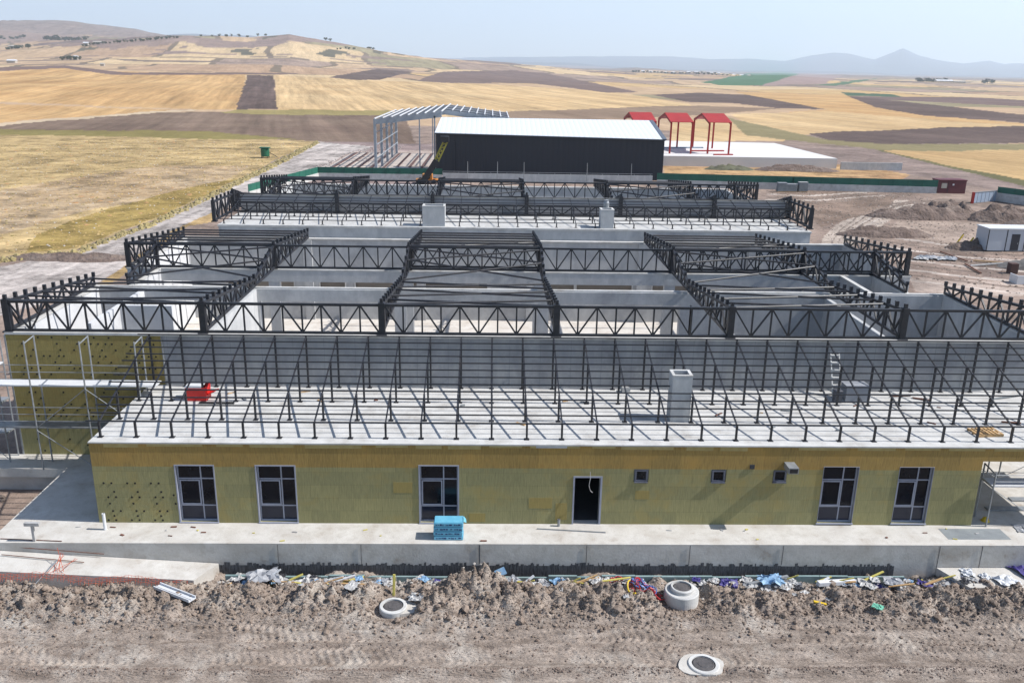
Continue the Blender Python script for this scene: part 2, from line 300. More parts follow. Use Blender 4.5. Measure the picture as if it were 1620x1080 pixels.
P_ = [
 ([(-3000, 110), (0, 113), (60, 108), (110, 107), (180, 113), (390, 118), (375, 173), (300, 172), (160, 168), (0, 162), (-3000, 170)], *gold, 1.0),
 ([(-3000, 172), (0, 165), (160, 170), (285, 174), (240, 177), (0, 194), (-3000, 300)], *gold, 1.0),
 ([(435, 119), (600, 128), (800, 135), (960, 145), (1000, 150), (1090, 165), (1110, 176), (800, 186), (600, 182), (438, 174)], *gold2, 1.0),
 ([(-600, 104), (0, 107), (100, 104), (200, 115), (470, 116), (470, 118.5), (180, 119), (100, 108), (0, 112), (-600, 108)], (134, 112, 104), (118, 98, 92), 0.2),
 ([(392, 119), (433, 120), (438, 172), (373, 173)], *plow, 1.0),
 ([(-3000, 310), (0, 197), (240, 179), (440, 174), (640, 180), (660, 232), (500, 223), (200, 216), (0, 212), (-3000, 380)], (150, 130, 112), (112, 92, 82), 0.8),
 ([(380, 173), (620, 175), (620, 183), (400, 181), (340, 178)], (170, 156, 104), (150, 136, 92), 0.3),
 ([(-800, 245), (0, 204), (120, 206), (330, 208), (480, 222), (200, 218), (0, 214), (-800, 262)], (158, 146, 92), (128, 116, 74), 0.2),
 ([(-3000, 320), (0, 195), (240, 176.5), (310, 172.5), (310, 174.5), (240, 179), (0, 199), (-3000, 326)], (214, 194, 166), (200, 178, 150), 0.0),
 ([(520, 123), (595, 109), (655, 114), (600, 127), (560, 126)], *plow, 0.5),
 ([(660, 128), (700, 113), (810, 111), (860, 115), (1010, 146), (960, 147), (850, 133), (700, 131)], (134, 114, 106), (116, 98, 92), 0.5),
 ([(1030, 150), (1110, 147), (1180, 150), (1310, 174), (1235, 172), (1160, 164), (1090, 162)], *plow, 0.5),
 ([(780, 178), (1090, 167), (1235, 172), (1160, 179), (1000, 188), (780, 192)], (158, 136, 114), (140, 118, 100), 0.4),
 ([(1160, 145), (1340, 150), (1435, 178), (1640, 198), (1500, 204), (1240, 178), (1310, 174), (1180, 150)], *gold, 0.7),
 ([(1340, 152), (1420, 160), (1640, 184), (3000, 250), (3000, 280), (1640, 196), (1460, 183), (1385, 170)], *plow, 0.4),
 ([(1155, 181), (1310, 176), (1560, 196), (1640, 199), (1360, 211), (1260, 213), (1180, 195)], *gold2, 0.7),
 ([(1060, 188), (1150, 190), (1250, 216), (1240, 224), (1060, 224)], *gold2, 0.6),
 ([(1275, 211), (1510, 201), (1640, 200), (3000, 240), (3000, 300), (1640, 226), (1400, 228), (1310, 222)], *plow, 0.3),
 ([(1150, 186), (1270, 213), (1310, 222), (1400, 228), (1640, 227), (1640, 238), (1395, 238), (1180, 214)], (158, 146, 110), (134, 124, 90), 0.2),
 ([(1395, 238), (1640, 238), (3000, 330), (3000, 560), (1640, 290), (1500, 262)], (208, 178, 130), (192, 158, 112), 0.6),
 ([(1395, 238), (1500, 262), (1640, 290), (1640, 300), (1480, 264), (1370, 240)], (126, 122, 84), (104, 100, 72), 0.0),
 ([(1110, 131), (1180, 117), (1245, 114), (1265, 117), (1205, 135), (1140, 135)], (84, 122, 88), (72, 108, 78), 0.2),
 ([(1205, 135), (1265, 117.5), (1335, 120), (1300, 133)], (168, 144, 136), (154, 132, 126), 0.2),
 ([(1290, 135), (1390, 123), (1370, 128), (1320, 136)], (92, 122, 92), (80, 110, 82), 0.2),
 ([(1330, 146), (1415, 150), (1430, 154), (1340, 151.5)], (84, 108, 84), (76, 98, 78), 0.0),
 ([(-3000, 322), (0, 213), (200, 217), (500, 223), (440, 252), (380, 285), (250, 345), (120, 395), (0, 414), (-3000, 1000)], (206, 180, 134), (174, 150, 106), 0.0, 2),
 ([(500, 223), (600, 226), (600, 240), (490, 274), (420, 300), (335, 338), (268, 370), (200, 416), (135, 458), (-200, 560), (-3000, 1600), (-3000, 1010), (0, 420), (120, 398), (250, 348), (380, 288), (440, 254)], (206, 197, 190), (176, 164, 157), 0.2, 3),
 ([(500, 223), (700, 228), (700, 300), (480, 300), (440, 296), (490, 274), (560, 250), (590, 232)], (164, 146, 142), (142, 124, 118), 0.1, 1),
 ([(338, 335), (345, 352), (300, 358), (222, 412), (165, 452), (95, 500), (60, 520), (40, 508), (140, 456), (200, 416), (270, 368), (320, 343)], (204, 172, 126), (170, 146, 100), 0.0, 2),
 ([(1050, 252), (1250, 258), (1400, 262), (1440, 276), (1400, 290), (1050, 286)], (204, 172, 126), (170, 132, 98), 0.1, 2),
 ([(1040, 222), (1380, 236), (1640, 300), (1640, 318), (1500, 285), (1340, 262), (1200, 246), (1040, 240)], (166, 148, 138), (142, 124, 116), 0.2, 1),
 ([(1300, 380), (1330, 350), (1400, 318), (1440, 316), (1405, 350), (1380, 372), (1330, 400), (1300, 400)], (206, 190, 176), (188, 172, 158), 0.0, 1),
]
P_ += [
 ([(-3000, 560), (0, 300), (250, 262), (400, 262), (330, 300), (150, 330), (0, 372), (-3000, 900)], (198, 178, 150), (170, 138, 96), 0.0, 2),
 ([(60, 372), (170, 330), (330, 290), (380, 283), (250, 343), (120, 392), (40, 400)], (176, 152, 92), (150, 128, 78), 0.0, 2),
 ([(560, 240), (700, 236), (700, 262), (520, 262)], (196, 178, 166), (168, 150, 142), 0, 1),
 ([(1210, 300), (1330, 300), (1420, 312), (1400, 330), (1300, 360), (1270, 330)], (158, 138, 122), (134, 114, 102), 0, 1),
 ([(1420, 350), (1560, 352), (1640, 365), (1640, 380), (1500, 385), (1400, 372)], (186, 168, 154), (160, 140, 126), 0, 1),
 ([(1420, 398), (1500, 395), (1560, 402), (1540, 412), (1440, 410)], (150, 130, 118), (128, 110, 100), 0, 1),
 ([(1440, 440), (1640, 450), (1640, 470), (1560, 468), (1450, 462)], (198, 182, 170), (170, 152, 140), 0, 1),
 ([(1540, 418), (1640, 424), (1640, 446), (1560, 440)], (150, 132, 122), (124, 108, 100), 0, 1)]
def trk(pts, w_, c1_, c2_):
    up_ = [(x, y-w_/2) for x, y in pts]; dn_ = [(x, y+w_/2) for x, y in pts][::-1]; P_.append((up_+dn_, c1_, c2_, 0, 1))
for dy in (0, 9, 20):
    trk([(1306+dy, 396+dy*.3), (1330+dy, 366), (1362+dy, 338+dy*.3), (1410+dy, 322+dy*.2), (1500, 316+dy*.2), (1640, 330+dy*.3)], 2.2, (150, 134, 122), (128, 112, 102)); trk([(1312+dy, 399+dy*.3), (1337+dy, 368), (1368+dy, 341+dy*.3), (1416+dy, 325+dy*.2), (1500, 319+dy*.2)], 2.0, (214, 202, 190), (200, 186, 174))
for k_ in range(9):
    y0_ = 386+k_*8; trk([(1380-k_*4, y0_-16), (1440, y0_-6), (1520, y0_+4), (1640, y0_+10+k_)], 2.4, ((210, 197, 186), (146, 130, 119))[k_ % 2], ((192, 178, 167), (126, 111, 101))[k_ % 2])
for k_ in range(4): trk([(1210, 306+k_*5), (1280, 308+k_*4), (1400, 300+k_*4)], 2, ((208, 194, 182), (150, 134, 122))[k_ % 2], ((190, 176, 164), (130, 115, 104))[k_ % 2])
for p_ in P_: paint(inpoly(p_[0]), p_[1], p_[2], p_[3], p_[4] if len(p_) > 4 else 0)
def ground_material():
    m = bpy.data.materials.new('open_ground'); m.use_nodes = True; t = m.node_tree; N = t.nodes.new; L = t.links.new; b = t.nodes['Principled BSDF']; b.inputs['Roughness'].default_value = 1; b.inputs['Specular IOR Level'].default_value = 0.1
    a1 = N('ShaderNodeAttribute'); a1.attribute_name = 'c1'; a2 = N('ShaderNodeAttribute'); a2.attribute_name = 'c2'; a3 = N('ShaderNodeAttribute'); a3.attribute_name = 'st'
    geo = N('ShaderNodeNewGeometry'); pos = geo.outputs['Position']
    def noise(scale, stretch=(1, 1, 1), rot=0, detail=6, rough=0.65):
        mp = N('ShaderNodeMapping'); mp.vector_type = 'TEXTURE'; mp.inputs['Scale'].default_value = tuple(1.0/v for v in stretch); mp.inputs['Rotation'].default_value = (0, 0, rot); L(pos, mp.inputs[0])
        n = N('ShaderNodeTexNoise'); n.inputs['Scale'].default_value = scale; n.inputs['Detail'].default_value = detail; n.inputs['Roughness'].default_value = rough; L(mp.outputs[0], n.inputs[0]); return n.outputs[0]
    def rng(v, a, b_, c=0.0, d=1.0):
        q = N('ShaderNodeMapRange'); q.inputs[1].default_value = a; q.inputs[2].default_value = b_; q.inputs[3].default_value = c; q.inputs[4].default_value = d; L(v, q.inputs[0]); return q.outputs[0]
    def math_(op, a, b_):
        q = N('ShaderNodeMath'); q.operation = op
        for i, v in enumerate((a, b_)):
            if isinstance(v, float): q.inputs[i].default_value = v
            else: L(v, q.inputs[i])
        return q.outputs[0]
    big = rng(noise(0.013, detail=8, rough=0.7), 0.38, 0.62); fine = rng(noise(0.35, detail=8, rough=0.75), 0.3, 0.7); mix_ = math_('ADD', math_('MULTIPLY', big, 0.5), math_('MULTIPLY', fine, 0.5))
    mx = N('ShaderNodeMix'); mx.data_type = 'RGBA'; L(mix_, mx.inputs[0]); L(a1.outputs[0], mx.inputs[6]); L(a2.outputs[0], mx.inputs[7])
    sep = N('ShaderNodeSeparateColor'); L(a3.outputs[0], sep.inputs[0])
    s1 = rng(noise(0.055, (1.0, 0.04, 1), R(13.8), 6, 0.7), 0.35, 0.65, -0.24, 0.20); s2 = rng(noise(0.3, (1.0, 0.03, 1), R(13.0), 4, 0.7), 0.35, 0.65, -0.20, 0.16)
    st = math_('MULTIPLY', math_('ADD', s1, s2), sep.outputs[0])
    rut = math_('MULTIPLY', rng(noise(0.7, (1.0, 0.05, 1), R(-3), 5, 0.65), 0.35, 0.65, -0.20, 0.24), math_('GREATER_THAN', sep.outputs[1], 2.5))
    patch = math_('MULTIPLY', rng(noise(0.10, (1, 1, 1), 0.3, 9, 0.75), 0.38, 0.62, -0.32, 0.26), math_('GREATER_THAN', sep.outputs[1], 0.5))
    co = math_('GREATER_THAN', sep.outputs[1], 0.5); co2 = math_('GREATER_THAN', sep.outputs[1], 1.5)
    cn = math_('MULTIPLY', rng(noise(1.4, detail=10, rough=0.8), 0.25, 0.75, -0.45, 0.40), co)
    cn2 = math_('MULTIPLY', rng(noise(0.22, (0.8, 1, 1), 0, 10, 0.82), 0.38, 0.62, -0.42, 0.40), co2)
    clod_ = rng(noise(0.5, (1, 1, 1), 0, 10, 0.85), 0.36, 0.64, -0.13, 0.13); far_ = rng(noise(0.05, (1, 0.5, 1), R(13.8), 9, 0.8), 0.36, 0.64, -0.12, 0.12)
    f = math_('ADD', math_('ADD', math_('ADD', math_('ADD', math_('ADD', st, math_('ADD', clod_, far_)), math_('ADD', rut, patch)), cn), cn2), 1.0)
    vm = N('ShaderNodeVectorMath'); vm.operation = 'SCALE'; L(mx.outputs[2], vm.inputs[0]); L(f, vm.inputs['Scale'])
    L(vm.outputs[0], b.inputs['Base Color'])
    bp = N('ShaderNodeBump'); bp.inputs['Strength'].default_value = 0.6; bp.inputs['Distance'].default_value = 0.25; L(noise(0.8, detail=8), bp.inputs['Height']); L(bp.outputs[0], b.inputs['Normal'])
    return m
gm = ground_material()
struct(grid_object('ground', TXX, TYY, TZZ, gm, True, {'c1': C1, 'c2': C2, 'st': ST}))
# ================================================================ FOREGROUND YARD
def yard_h(X, Y):
    base = -1.42+0.05*fbm(X/3, Y/3, 4, 2)
    # track ruts along X
    base = base+0.035*np.sin((Y-24)*5.2+0.6*fbm(X/6, Y/6, 2, 4))*np.clip((28.3-Y)/0.8, 0, 1)+0.03*fbm(X/0.6, Y/0.25, 3, 14)+0.09*fbm(X/9, Y/0.25, 4, 16)*np.clip((28.6-Y)/0.8, 0, 1)+0.045*fbm(X/0.28, Y/0.28, 3, 15)*np.clip((Y-25.2)/1.5, 0.3, 1)
    for y0, sg in ((26.05, 1), (26.6, -1), (27.35, 1), (27.9, -1)):
        yy = Y-y0-0.12*fbm(X/6, X*0+y0, 2, 6); base = base-0.045*np.exp(-(yy/0.24)**2)*(0.7+np.clip(0.55+1.6*fbm(X/2.2+y0, Y/1.5, 3, 77), 0, 1)*np.sin(X*21+sg*np.abs(yy)*16+1.5*fbm(X, Y, 2, 78)))
    base = base+0.13*np.exp(-((Y-25.45-0.15*fbm(X/4, X*0, 2, 60))/0.16)**2)*(0.6+0.8*np.abs(fbm(X/.5, Y/.3, 3, 62)))+0.10*np.exp(-((Y-28.35-0.2*fbm(X/5, X*0, 2, 61))/0.25)**2)
    c = 29.45+0.35*fbm(X/4, X*0, 3, 17)                                    # the spoil bank
    wd = 0.95+0.25*fbm(X/3, X*0+5, 2, 18)
    hgt = 0.42+0.32*fbm(X/2.6, X*0+9, 3, 19)+0.42*np.exp(-((X+0.7)/1.1)**2)+0.22*np.exp(-((X-3.8)/1.8)**2)-0.28*np.exp(-((X-12)/4)**2)-0.35*np.exp(-((X-7.9)/1.0)**2)-0.22*np.exp(-((X+4)/1.0)**2)+0.2*np.exp(-((X+6.3)/1.2)**2)
    hgt = np.maximum(hgt, 0.08)
    c = c+0.7*np.exp(-((X+0.7)/1.3)**2)
    bank = hgt*np.exp(-np.abs((Y-c)/wd)**2.2)
    lump = np.abs(fbm(X/1.0, Y/0.9, 6, 23, 0.68))*1.0+np.abs(fbm(X/0.25, Y/0.25, 3, 29))*0.16
    m = np.clip((Y-28.1)/0.7, 0, 1)
    z = base+bank*(0.7+1.0*lump)+m*(lump-0.14)*0.55
    z = z-np.clip((Y-31.0)/0.3, 0, 1)*(0.22-0.5*np.clip(fbm(X/1.6, X*0, 3, 88), -0.2, 0.6))*np.clip((19-X)/1.5, 0.15, 1)      # trench beside the footing
    lm = np.clip((-19.6-X)/0.8, 0, 1)*np.clip((Y-30.6)/0.8, 0, 1)*np.clip((33.6-Y)/0.7, 0, 1); z = z*(1-lm)+(-0.28+0.10*lump)*lm
    for mx_, my_, mr in ((-3.62, 29.05, 0.75), (7.75, 29.85, 0.95), (7.68, 25.75, 0.8)):
        d = np.hypot(X-mx_, Y-my_); k_ = np.clip((mr+0.35-d)/0.35, 0, 1); tgt = {0.75: -1.40, 0.95: -1.50, 0.8: -1.42}[mr]; z = z*(1-k_)+tgt*k_
    return z
gx = np.arange(-34, 36.01, 0.07); gy = np.concatenate([np.arange(21, 24.5, 0.12), np.arange(24.5, 33.3, 0.05), np.arange(33.4, 39.1, 0.2)])
GX, GY = np.meshgrid(gx, gy); YZ = yard_h(GX, GY)
soil_yard = mk('yard_soil', (194, 178, 164), (138, 123, 111), 1.6, 1.0, 1.0, 14, stretch=(0.45, 1.8, 1), c3=(212, 202, 190), s3=0.6, k=K, bdist=0.12, detail=12)
struct(grid_object('dirt_yard', GX, GY, YZ, soil_yard, True))
def yz(x, y): return float(yard_h(np.array([x]), np.array([y]))[0])
# loose clods nobody could count
def clods(name, n, region, smin, smax, seed, m):
    r_ = random.Random(seed); V = []; Fc = []
    ico = [(0,0,1),(0.9,0,0.4),(0.28,0.85,0.4),(-0.72,0.53,0.4),(-0.72,-0.53,0.4),(0.28,-0.85,0.4),(0.72,0.53,-0.4),(-0.28,0.85,-0.4),(-0.9,0,-0.4),(-0.28,-0.85,-0.4),(0.72,-0.53,-0.4)]
    fc = [(0,1,2),(0,2,3),(0,3,4),(0,4,5),(0,5,1),(1,6,2),(2,7,3),(3,8,4),(4,9,5),(5,10,1),(6,7,2),(7,8,3),(8,9,4),(9,10,5),(10,6,1)]
    xs = []; 
    while len(xs) < n:
        x, y = region(r_); xs.append((x, y))
    zs = yard_h(np.array([p[0] for p in xs]), np.array([p[1] for p in xs]))
    for (x, y), z in zip(xs, zs):
        s_ = smin*(smax/smin)**(r_.random()**2.6); o = len(V); a = r_.random()*6.28; ca, sa = math.cos(a), math.sin(a); sx, sy, sz = s_*r_.uniform(.7, 1.3), s_*r_.uniform(.7, 1.2), s_*r_.uniform(.5, .9)
        for (p, q, t_) in ico:
            j = r_.uniform(.75, 1.2); p *= sx*j; q *= sy*j; V.append((x+p*ca-q*sa, y+p*sa+q*ca, z+sz*0.35+t_*sz*j))
        Fc += [(a_+o, b_+o, c_+o) for a_, b_, c_ in fc]
    mb = MB(); mb.v = V; mb.f = Fc; o = mb.build(name, m); o['kind'] = 'stuff'; return o
def reg_bank(r_): return r_.uniform(-24, 26), min(r_.gauss(29.3, 0.85), 30.9)
def reg_ridge(r_):
    y = r_.choice([25.5, 28.4, 25.4, 26.8]); return r_.uniform(-20, 22), y+r_.gauss(0, 0.13 if y < 26 else 0.35)
clods('soil_clods', 26000, reg_bank, 0.012, 0.085, 11, stone_m); clods('big_clods', 700, reg_bank, 0.05, 0.19, 13, stone_m)
clods('pit_rubble', 1500, lambda r_: (r_.uniform(-29, -20.4), r_.uniform(33.6, 38.6)), 0.03, 0.28, 15, mk('pit_rubble', (120, 108, 100), (84, 76, 72), 4, 1, k=K)); clods('concrete_rubble', 2600, lambda r_: (r_.uniform(-11, 19), r_.gauss(30.75, 0.22)), 0.015, 0.10, 14, mk('rubble_chip', (196, 190, 182), (164, 156, 148), 5, 1, k=K)); clods('track_gravel', 9000, reg_ridge, 0.012, 0.05, 12, mk('gravel_dark', (150, 132, 120), (112, 96, 88), 6, 1, k=K))
# ================================================================ FRONT BUILDING
B1 = thing('concrete_building', 'long unfinished front building with olive wool boards and open black roof trusses', 'building', (2, 33.3, 0))
XL, XR, YF, YW = -16.5, 21.1, 33.3, 40.1
def bp(name, mb, m, par=None, **kw): return mb.build(name, m, par or B1, **kw)
# plinth
mb = MB(); mb.box((-20.3, 31.62, -1.9), (31, 40.1, 0)); bp('plinth', mb, concrete_dirty)
mb = MB(); mb.box((-31, 38.45, -0.45), (-20.3, 40.1, 0)); mb.box((-31, 38.75, -2.4), (-20.3, 39.0, -0.45)); bp('walkway_slab', mb, concrete_dirty)
pts = [(-11.05, -1.9), (17.1, -1.9)]; x = 17.1; topz = -1.0
up_ = []
while x > -11.0:
    h_ = rnd.uniform(0.0, 0.17) if rnd.random() < 0.65 else 0.0; w_ = rnd.uniform(0.03, 0.14); up_ += [(x, topz+h_), (x-w_, topz+h_*rnd.uniform(.7, 1))]; x -= w_
n_ = len(up_); pf = MB(); V_ = [(x_, 31.6, z_) for x_, z_ in up_]+[(x_, 31.6, -1.9) for x_, _ in up_]; pf.poly(V_, [(i, i+1, n_+i+1, n_+i) for i in range(n_-1)])
bp('bitumen_coating', pf, mk('bitumen_smear', (52, 52, 55), (104, 105, 108), 9, 0.7, 0.3, stretch=(3, 1, .4), k=0.8))
for x in (-8.6, -5.2, -0.35, 4.1, 8.4, 12.3, 18.9, 20.7): bp('casting_joint', MB().box((x, 31.592, -0.93 if x < 17 else -1.4), (x+(0.05 if x == -0.35 else 0.018), 31.61, -0.03)), mk('joint_grey', (96, 98, 102), k=K))
fb = MB(); x = -10.7
while x < 16.6:
    l = rnd.uniform(0.9, 1.5); bp('footing_board', MB().box((x, 31.22+rnd.uniform(-.02, .02), -1.9), (x+l-0.02, 31.32, -1.27+rnd.uniform(-.07, .04))), xps); x += l
# structural walls of the low block
win = [(-13.06, -11.50, 0.06, 2.66), (-9.71, -8.12, 0.06, 2.66), (-2.88, -1.27, 0.06, 2.70), (14.29, 15.80, 0.10, 2.76), (17.56, 19.03, 0.10, 2.76)]
small = [(6.23, 6.77, 2.03, 2.56), (9.52, 10.08, 2.03, 2.56), (12.15, 12.71, 2.05, 2.58)]
door = (3.69, 4.78, 0.0, 2.20)
H_ = win+small+[door]
mb = holes_wall(MB(), XL, XR, 0, 3.52, YF+0.08, YF+0.34, H_); mb.box((XL+0.08, YF+0.34, 0), (XL+0.34, YW, 3.52)); mb.box((XR-0.34, YF+0.34, 0), (XR-0.08, YW, 3.52))
for x in (-10.6, -6.2, 1.1, 8.3, 11.0, 16.9): mb.box((x, YF+0.34, 0), (x+0.2, YW, 3.52))
bp('wall', mb, concrete_wall)
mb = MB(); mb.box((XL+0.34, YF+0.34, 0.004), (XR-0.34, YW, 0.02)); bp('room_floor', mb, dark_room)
lo = holes_wall(MB(), XL, XR, 0, 2.62, YF, YF+0.08, [(a-(0.05 if a < 10 else .012), b+(0.05 if a < 10 else .012), c, d+(0.05 if a < 10 else .012)) for a, b, c, d in H_]); lo.box((XL, YF+0.08, 0), (XL+0.08, YW, 2.62)); lo.box((XR-0.08, YF+0.08, 0), (XR, YW, 2.62))
bp('insulation_board', lo, wool_low)
up = holes_wall(MB(), XL, XR, 2.62, 3.66, YF, YF+0.08, [(a-(0.05 if a < 10 else .012), b+(0.05 if a < 10 else .012), c, d+(0.05 if a < 10 else .012)) for a, b, c, d in H_]); up.box((XL, YF+0.08, 2.62), (XL+0.08, YW, 3.66)); up.box((XR-0.08, YF+0.08, 2.62), (XR, YW, 3.66)); up.box((XR+0.002, YF, 3.05), (27.3, YF+0.08, 3.66))
bp('insulation_band', up, wool_top)
for a, b, c, d in ((1.75, 2.75, 0.75, 1.25), (-0.8, -0.1, 0.1, 0.5), (-4.0, -3.2, 1.45, 1.95), (2.9, 3.4, 0.2, 1.0), (6.3, 6.9, 1.2, 1.6)): bp('insulation_patch', MB().box((a, YF-0.006, c), (b, YF, d)), wool_patch)
x = XL+0.6
while x < XR+5:
    l = rnd.uniform(1.0, 3.2)
    if rnd.random() < 0.75: bp('parapet_wool_strip', MB().box((x, YF-0.012, 3.52+rnd.uniform(-.05, .04)), (x+l*0.8, YF, 3.66)), mk('wool_pale', (196, 178, 122), (180, 160, 104), 3, 1, k=K))
    x += l
bp('parapet_gap', MB().box((2.0, YF-0.014, 3.56), (3.3, YF, 3.66)), concrete_wall)
dots = MB()
def dot(mb_, x, y, z, r_=0.045):
    n = 8; p = [(x+r_*math.cos(i*math.pi/4), y, z+r_*math.sin(i*math.pi/4)) for i in range(8)]; q = [(a, y+0.01, c) for a, _, c in p]
    mb_.poly(p+q, [tuple(range(8)), *[((i+1) % 8, i, 8+i, 8+(i+1) % 8) for i in range(8)]])
for j, z in enumerate((0.12, 0.32, 0.55, 0.9, 1.2, 1.45, 1.85)):
    for i in range(4):
        for dx in ((0.0, 0.32) if j % 2 == 0 else (0.15,)):
            x = -16.1+i*0.98+dx+0.12*(j % 3)
            if x < -13.3: dot(dots, x, YF-0.012, z)
for x, z in ((-13.2, 0.9), (-13.25, 1.3)): dot(dots, x, YF-0.012, z)
# tall left wall
mb = MB(); mb.box((-23.0, YW+0.08, 0), (27.3, YW+0.36, 6.22)); bp('tall_wall', mb, concrete_tall)
tw = MB(); tw.box((-23.08, YW, 0), (XL, YW+0.08, 2.0)); bp('insulation_board', tw, wool_low)
tw = MB(); tw.box((-23.08, YW, 2.0), (XL-0.0, YW+0.08, 4.4)); tw.box((XL+0.002, YW, 3.75), (-15.75, YW+0.08, 6.2)); tw.box((-23.08, YW, 4.4), (XL, YW+0.08, 6.2)); bp('insulation_board', tw, wool_mid)
bp('edge_trim', MB().box((-23.16, YW-0.02, 0), (-23.08, YW+0.36, 6.2)), galv); bp('edge_trim', MB().box((-15.75, YW-0.01, 3.75), (-15.70, YW+0.08, 6.2)), galv)
for j, z in enumerate(np.arange(0.2, 6.1, 0.31)):
    for i in range(11 if z > 3.8 else 10):
        for dx in ((0.0,) if j % 2 else (0.0, 0.3)):
            x = -22.7+i*0.66+dx+0.17*(j % 4)+rnd.uniform(-.05, .05)
            if x < (-15.9 if z > 3.9 else -16.6) and rnd.random() < 0.62: dot(dots, x, YW-0.012, z, 0.048)
bp('insulation_anchor', dots, mk('black_anchor', (34, 32, 30), k=0.8), kind='stuff')
# roof slab of the low block
rs = MB(); rs.box((XL-0.02, YF-0.03, 3.66), (27.3, YW+0.07, 3.72)); rs.box((XL+.1, YF+0.1, 3.53), (27.2, YW+.06, 3.659)); rs.box((XR, YF+0.1, 3.2), (27.2, YF+0.4, 3.529)); rs.box((26.8, YF+0.4, 3.2), (27.2, YW, 3.529)); bp('roof_slab', rs, concrete)
for x in (26.8,):
    bp('column', MB().box((x, YF+0.1, 0), (x+0.4, YF+0.5, 3.2)), concrete_wall)
cp = MB(); cp.box((-23.1, YW-0.02, 6.22), (27.34, YW+0.42, 6.34)); bp('wall_cap', cp, concrete)
for k_ in range(28): bp('casting_joint', MB().box((-15.5+k_*1.5, YW+0.074, 3.74), (-15.5+k_*1.5+0.012, YW+0.08, 6.2)), mk('joint_dark', (132, 136, 142), k=K))
# windows
def window(x0, x1, z0, z1, par, split=0.62, y=YF+0.15):
    fr = MB(); t_ = 0.05; e = 0.05 if x0 < 10 else 0.012
    fr.box((x0-e, YF-0.02, z0), (x0, YF+0.12, z1+e)); fr.box((x1, YF-0.02, z0), (x1+e, YF+0.12, z1+e)); fr.box((x0, YF-0.02, z1), (x1, YF+0.12, z1+e))
    fr.box((x0, y, z0), (x0+t_, y+0.07, z1)); fr.box((x1-t_, y, z0), (x1, y+0.07, z1)); fr.box((x0+t_, y, z0), (x1-t_, y+0.07, z0+t_)); fr.box((x0+t_, y, z1-t_), (x1-t_, y+0.07, z1))
    xm = x0+(x1-x0)*split; fr.box((xm-0.025, y, z0+t_), (xm+0.025, y+0.07, z1-t_))
    h = z1-z0
    for zz in (z0+h*0.27, z0+h*0.75): fr.box((x0+t_, y+0.004, zz-0.025), (xm-0.025, y+0.066, zz+0.025)); fr.box((xm+0.025, y+0.004, zz-0.025), (x1-t_, y+0.066, zz+0.025))
    # opening sash
    a, b, c, d = x0+t_+0.02, xm-0.055, z0+h*0.27+0.05, z0+h*0.75-0.05
    for q in (((a, c), (a+0.05, d)), ((b-0.05, c), (b, d)), ((a+0.05, c), (b-0.05, c+0.05)), ((a+0.05, d-0.05), (b-0.05, d))): fr.box((q[0][0], y-0.025, q[0][1]), (q[1][0], y-0.001, q[1][1]))
    wd_ = fr.build('window', pvc, par)
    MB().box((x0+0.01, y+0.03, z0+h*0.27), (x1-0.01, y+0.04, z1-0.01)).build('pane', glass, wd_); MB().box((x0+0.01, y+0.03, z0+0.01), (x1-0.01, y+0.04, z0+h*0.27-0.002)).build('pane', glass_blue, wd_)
    MB().box((x0-0.05, YF-0.06, z0-0.05), (x1+0.05, YF+0.05, z0-0.005)).build('sill', pvc, wd_)
    return wd_
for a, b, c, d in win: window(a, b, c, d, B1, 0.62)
for a, b, c, d in small:
    fr = MB(); fr.box((a, YF-0.02, c), (a+0.07, YF+0.1, d)); fr.box((b-0.07, YF-0.02, c), (b, YF+0.1, d)); fr.box((a+0.07, YF-0.02, c), (b-0.07, YF+0.1, c+0.08)); fr.box((a+0.07, YF-0.02, d-0.05), (b-0.07, YF+0.1, d)); fr.box((a-0.02, YF-0.06, c-0.04), (b+0.02, YF, c-0.005))
    wd_ = bp('small_window', fr, mk('frame_dark_grey', (112, 116, 130), (90, 94, 108), 2, .5, 0, k=K)); MB().box((a+0.07, YF+0.06, c+0.08), (b-0.07, YF+0.07, d-0.05)).build('pane', glass, wd_)
fr = MB(); fr.box((3.62, YF-0.02, 0), (3.69, YF+0.2, 2.27)); fr.box((4.78, YF-0.02, 0), (4.86, YF+0.2, 2.27)); fr.box((3.69, YF-0.02, 2.2), (4.78, YF+0.2, 2.27)); dr = bp('doorway', fr, pvc)
cb = MB(); cb.tube([(4.32, YF-0.05, 2.5), (4.33, YF-0.1, 2.2), (4.28, YF-0.12, 1.9), (4.35, YF-0.12, 1.65), (4.45, YF-0.08, 1.55)], 0.012, 5); cb.build('hanging_cable', plastic_white, dr)
dk = MB(); dk.box((12.55, YF-0.62, 2.72), (12.98, YF, 2.98)); o_ = bp('duct_outlet', dk, galv); MB().box((12.6, YF-0.64, 2.76), (12.93, YF-0.62, 2.94)).build('duct_mouth', steel_black, o_)
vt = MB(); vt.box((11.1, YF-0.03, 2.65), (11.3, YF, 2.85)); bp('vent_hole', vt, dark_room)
pz = MB(); pz.box((19.5, 32.1, 0), (22.2, 33.0, 0.006)); bp('slab_patch', pz, block_m)
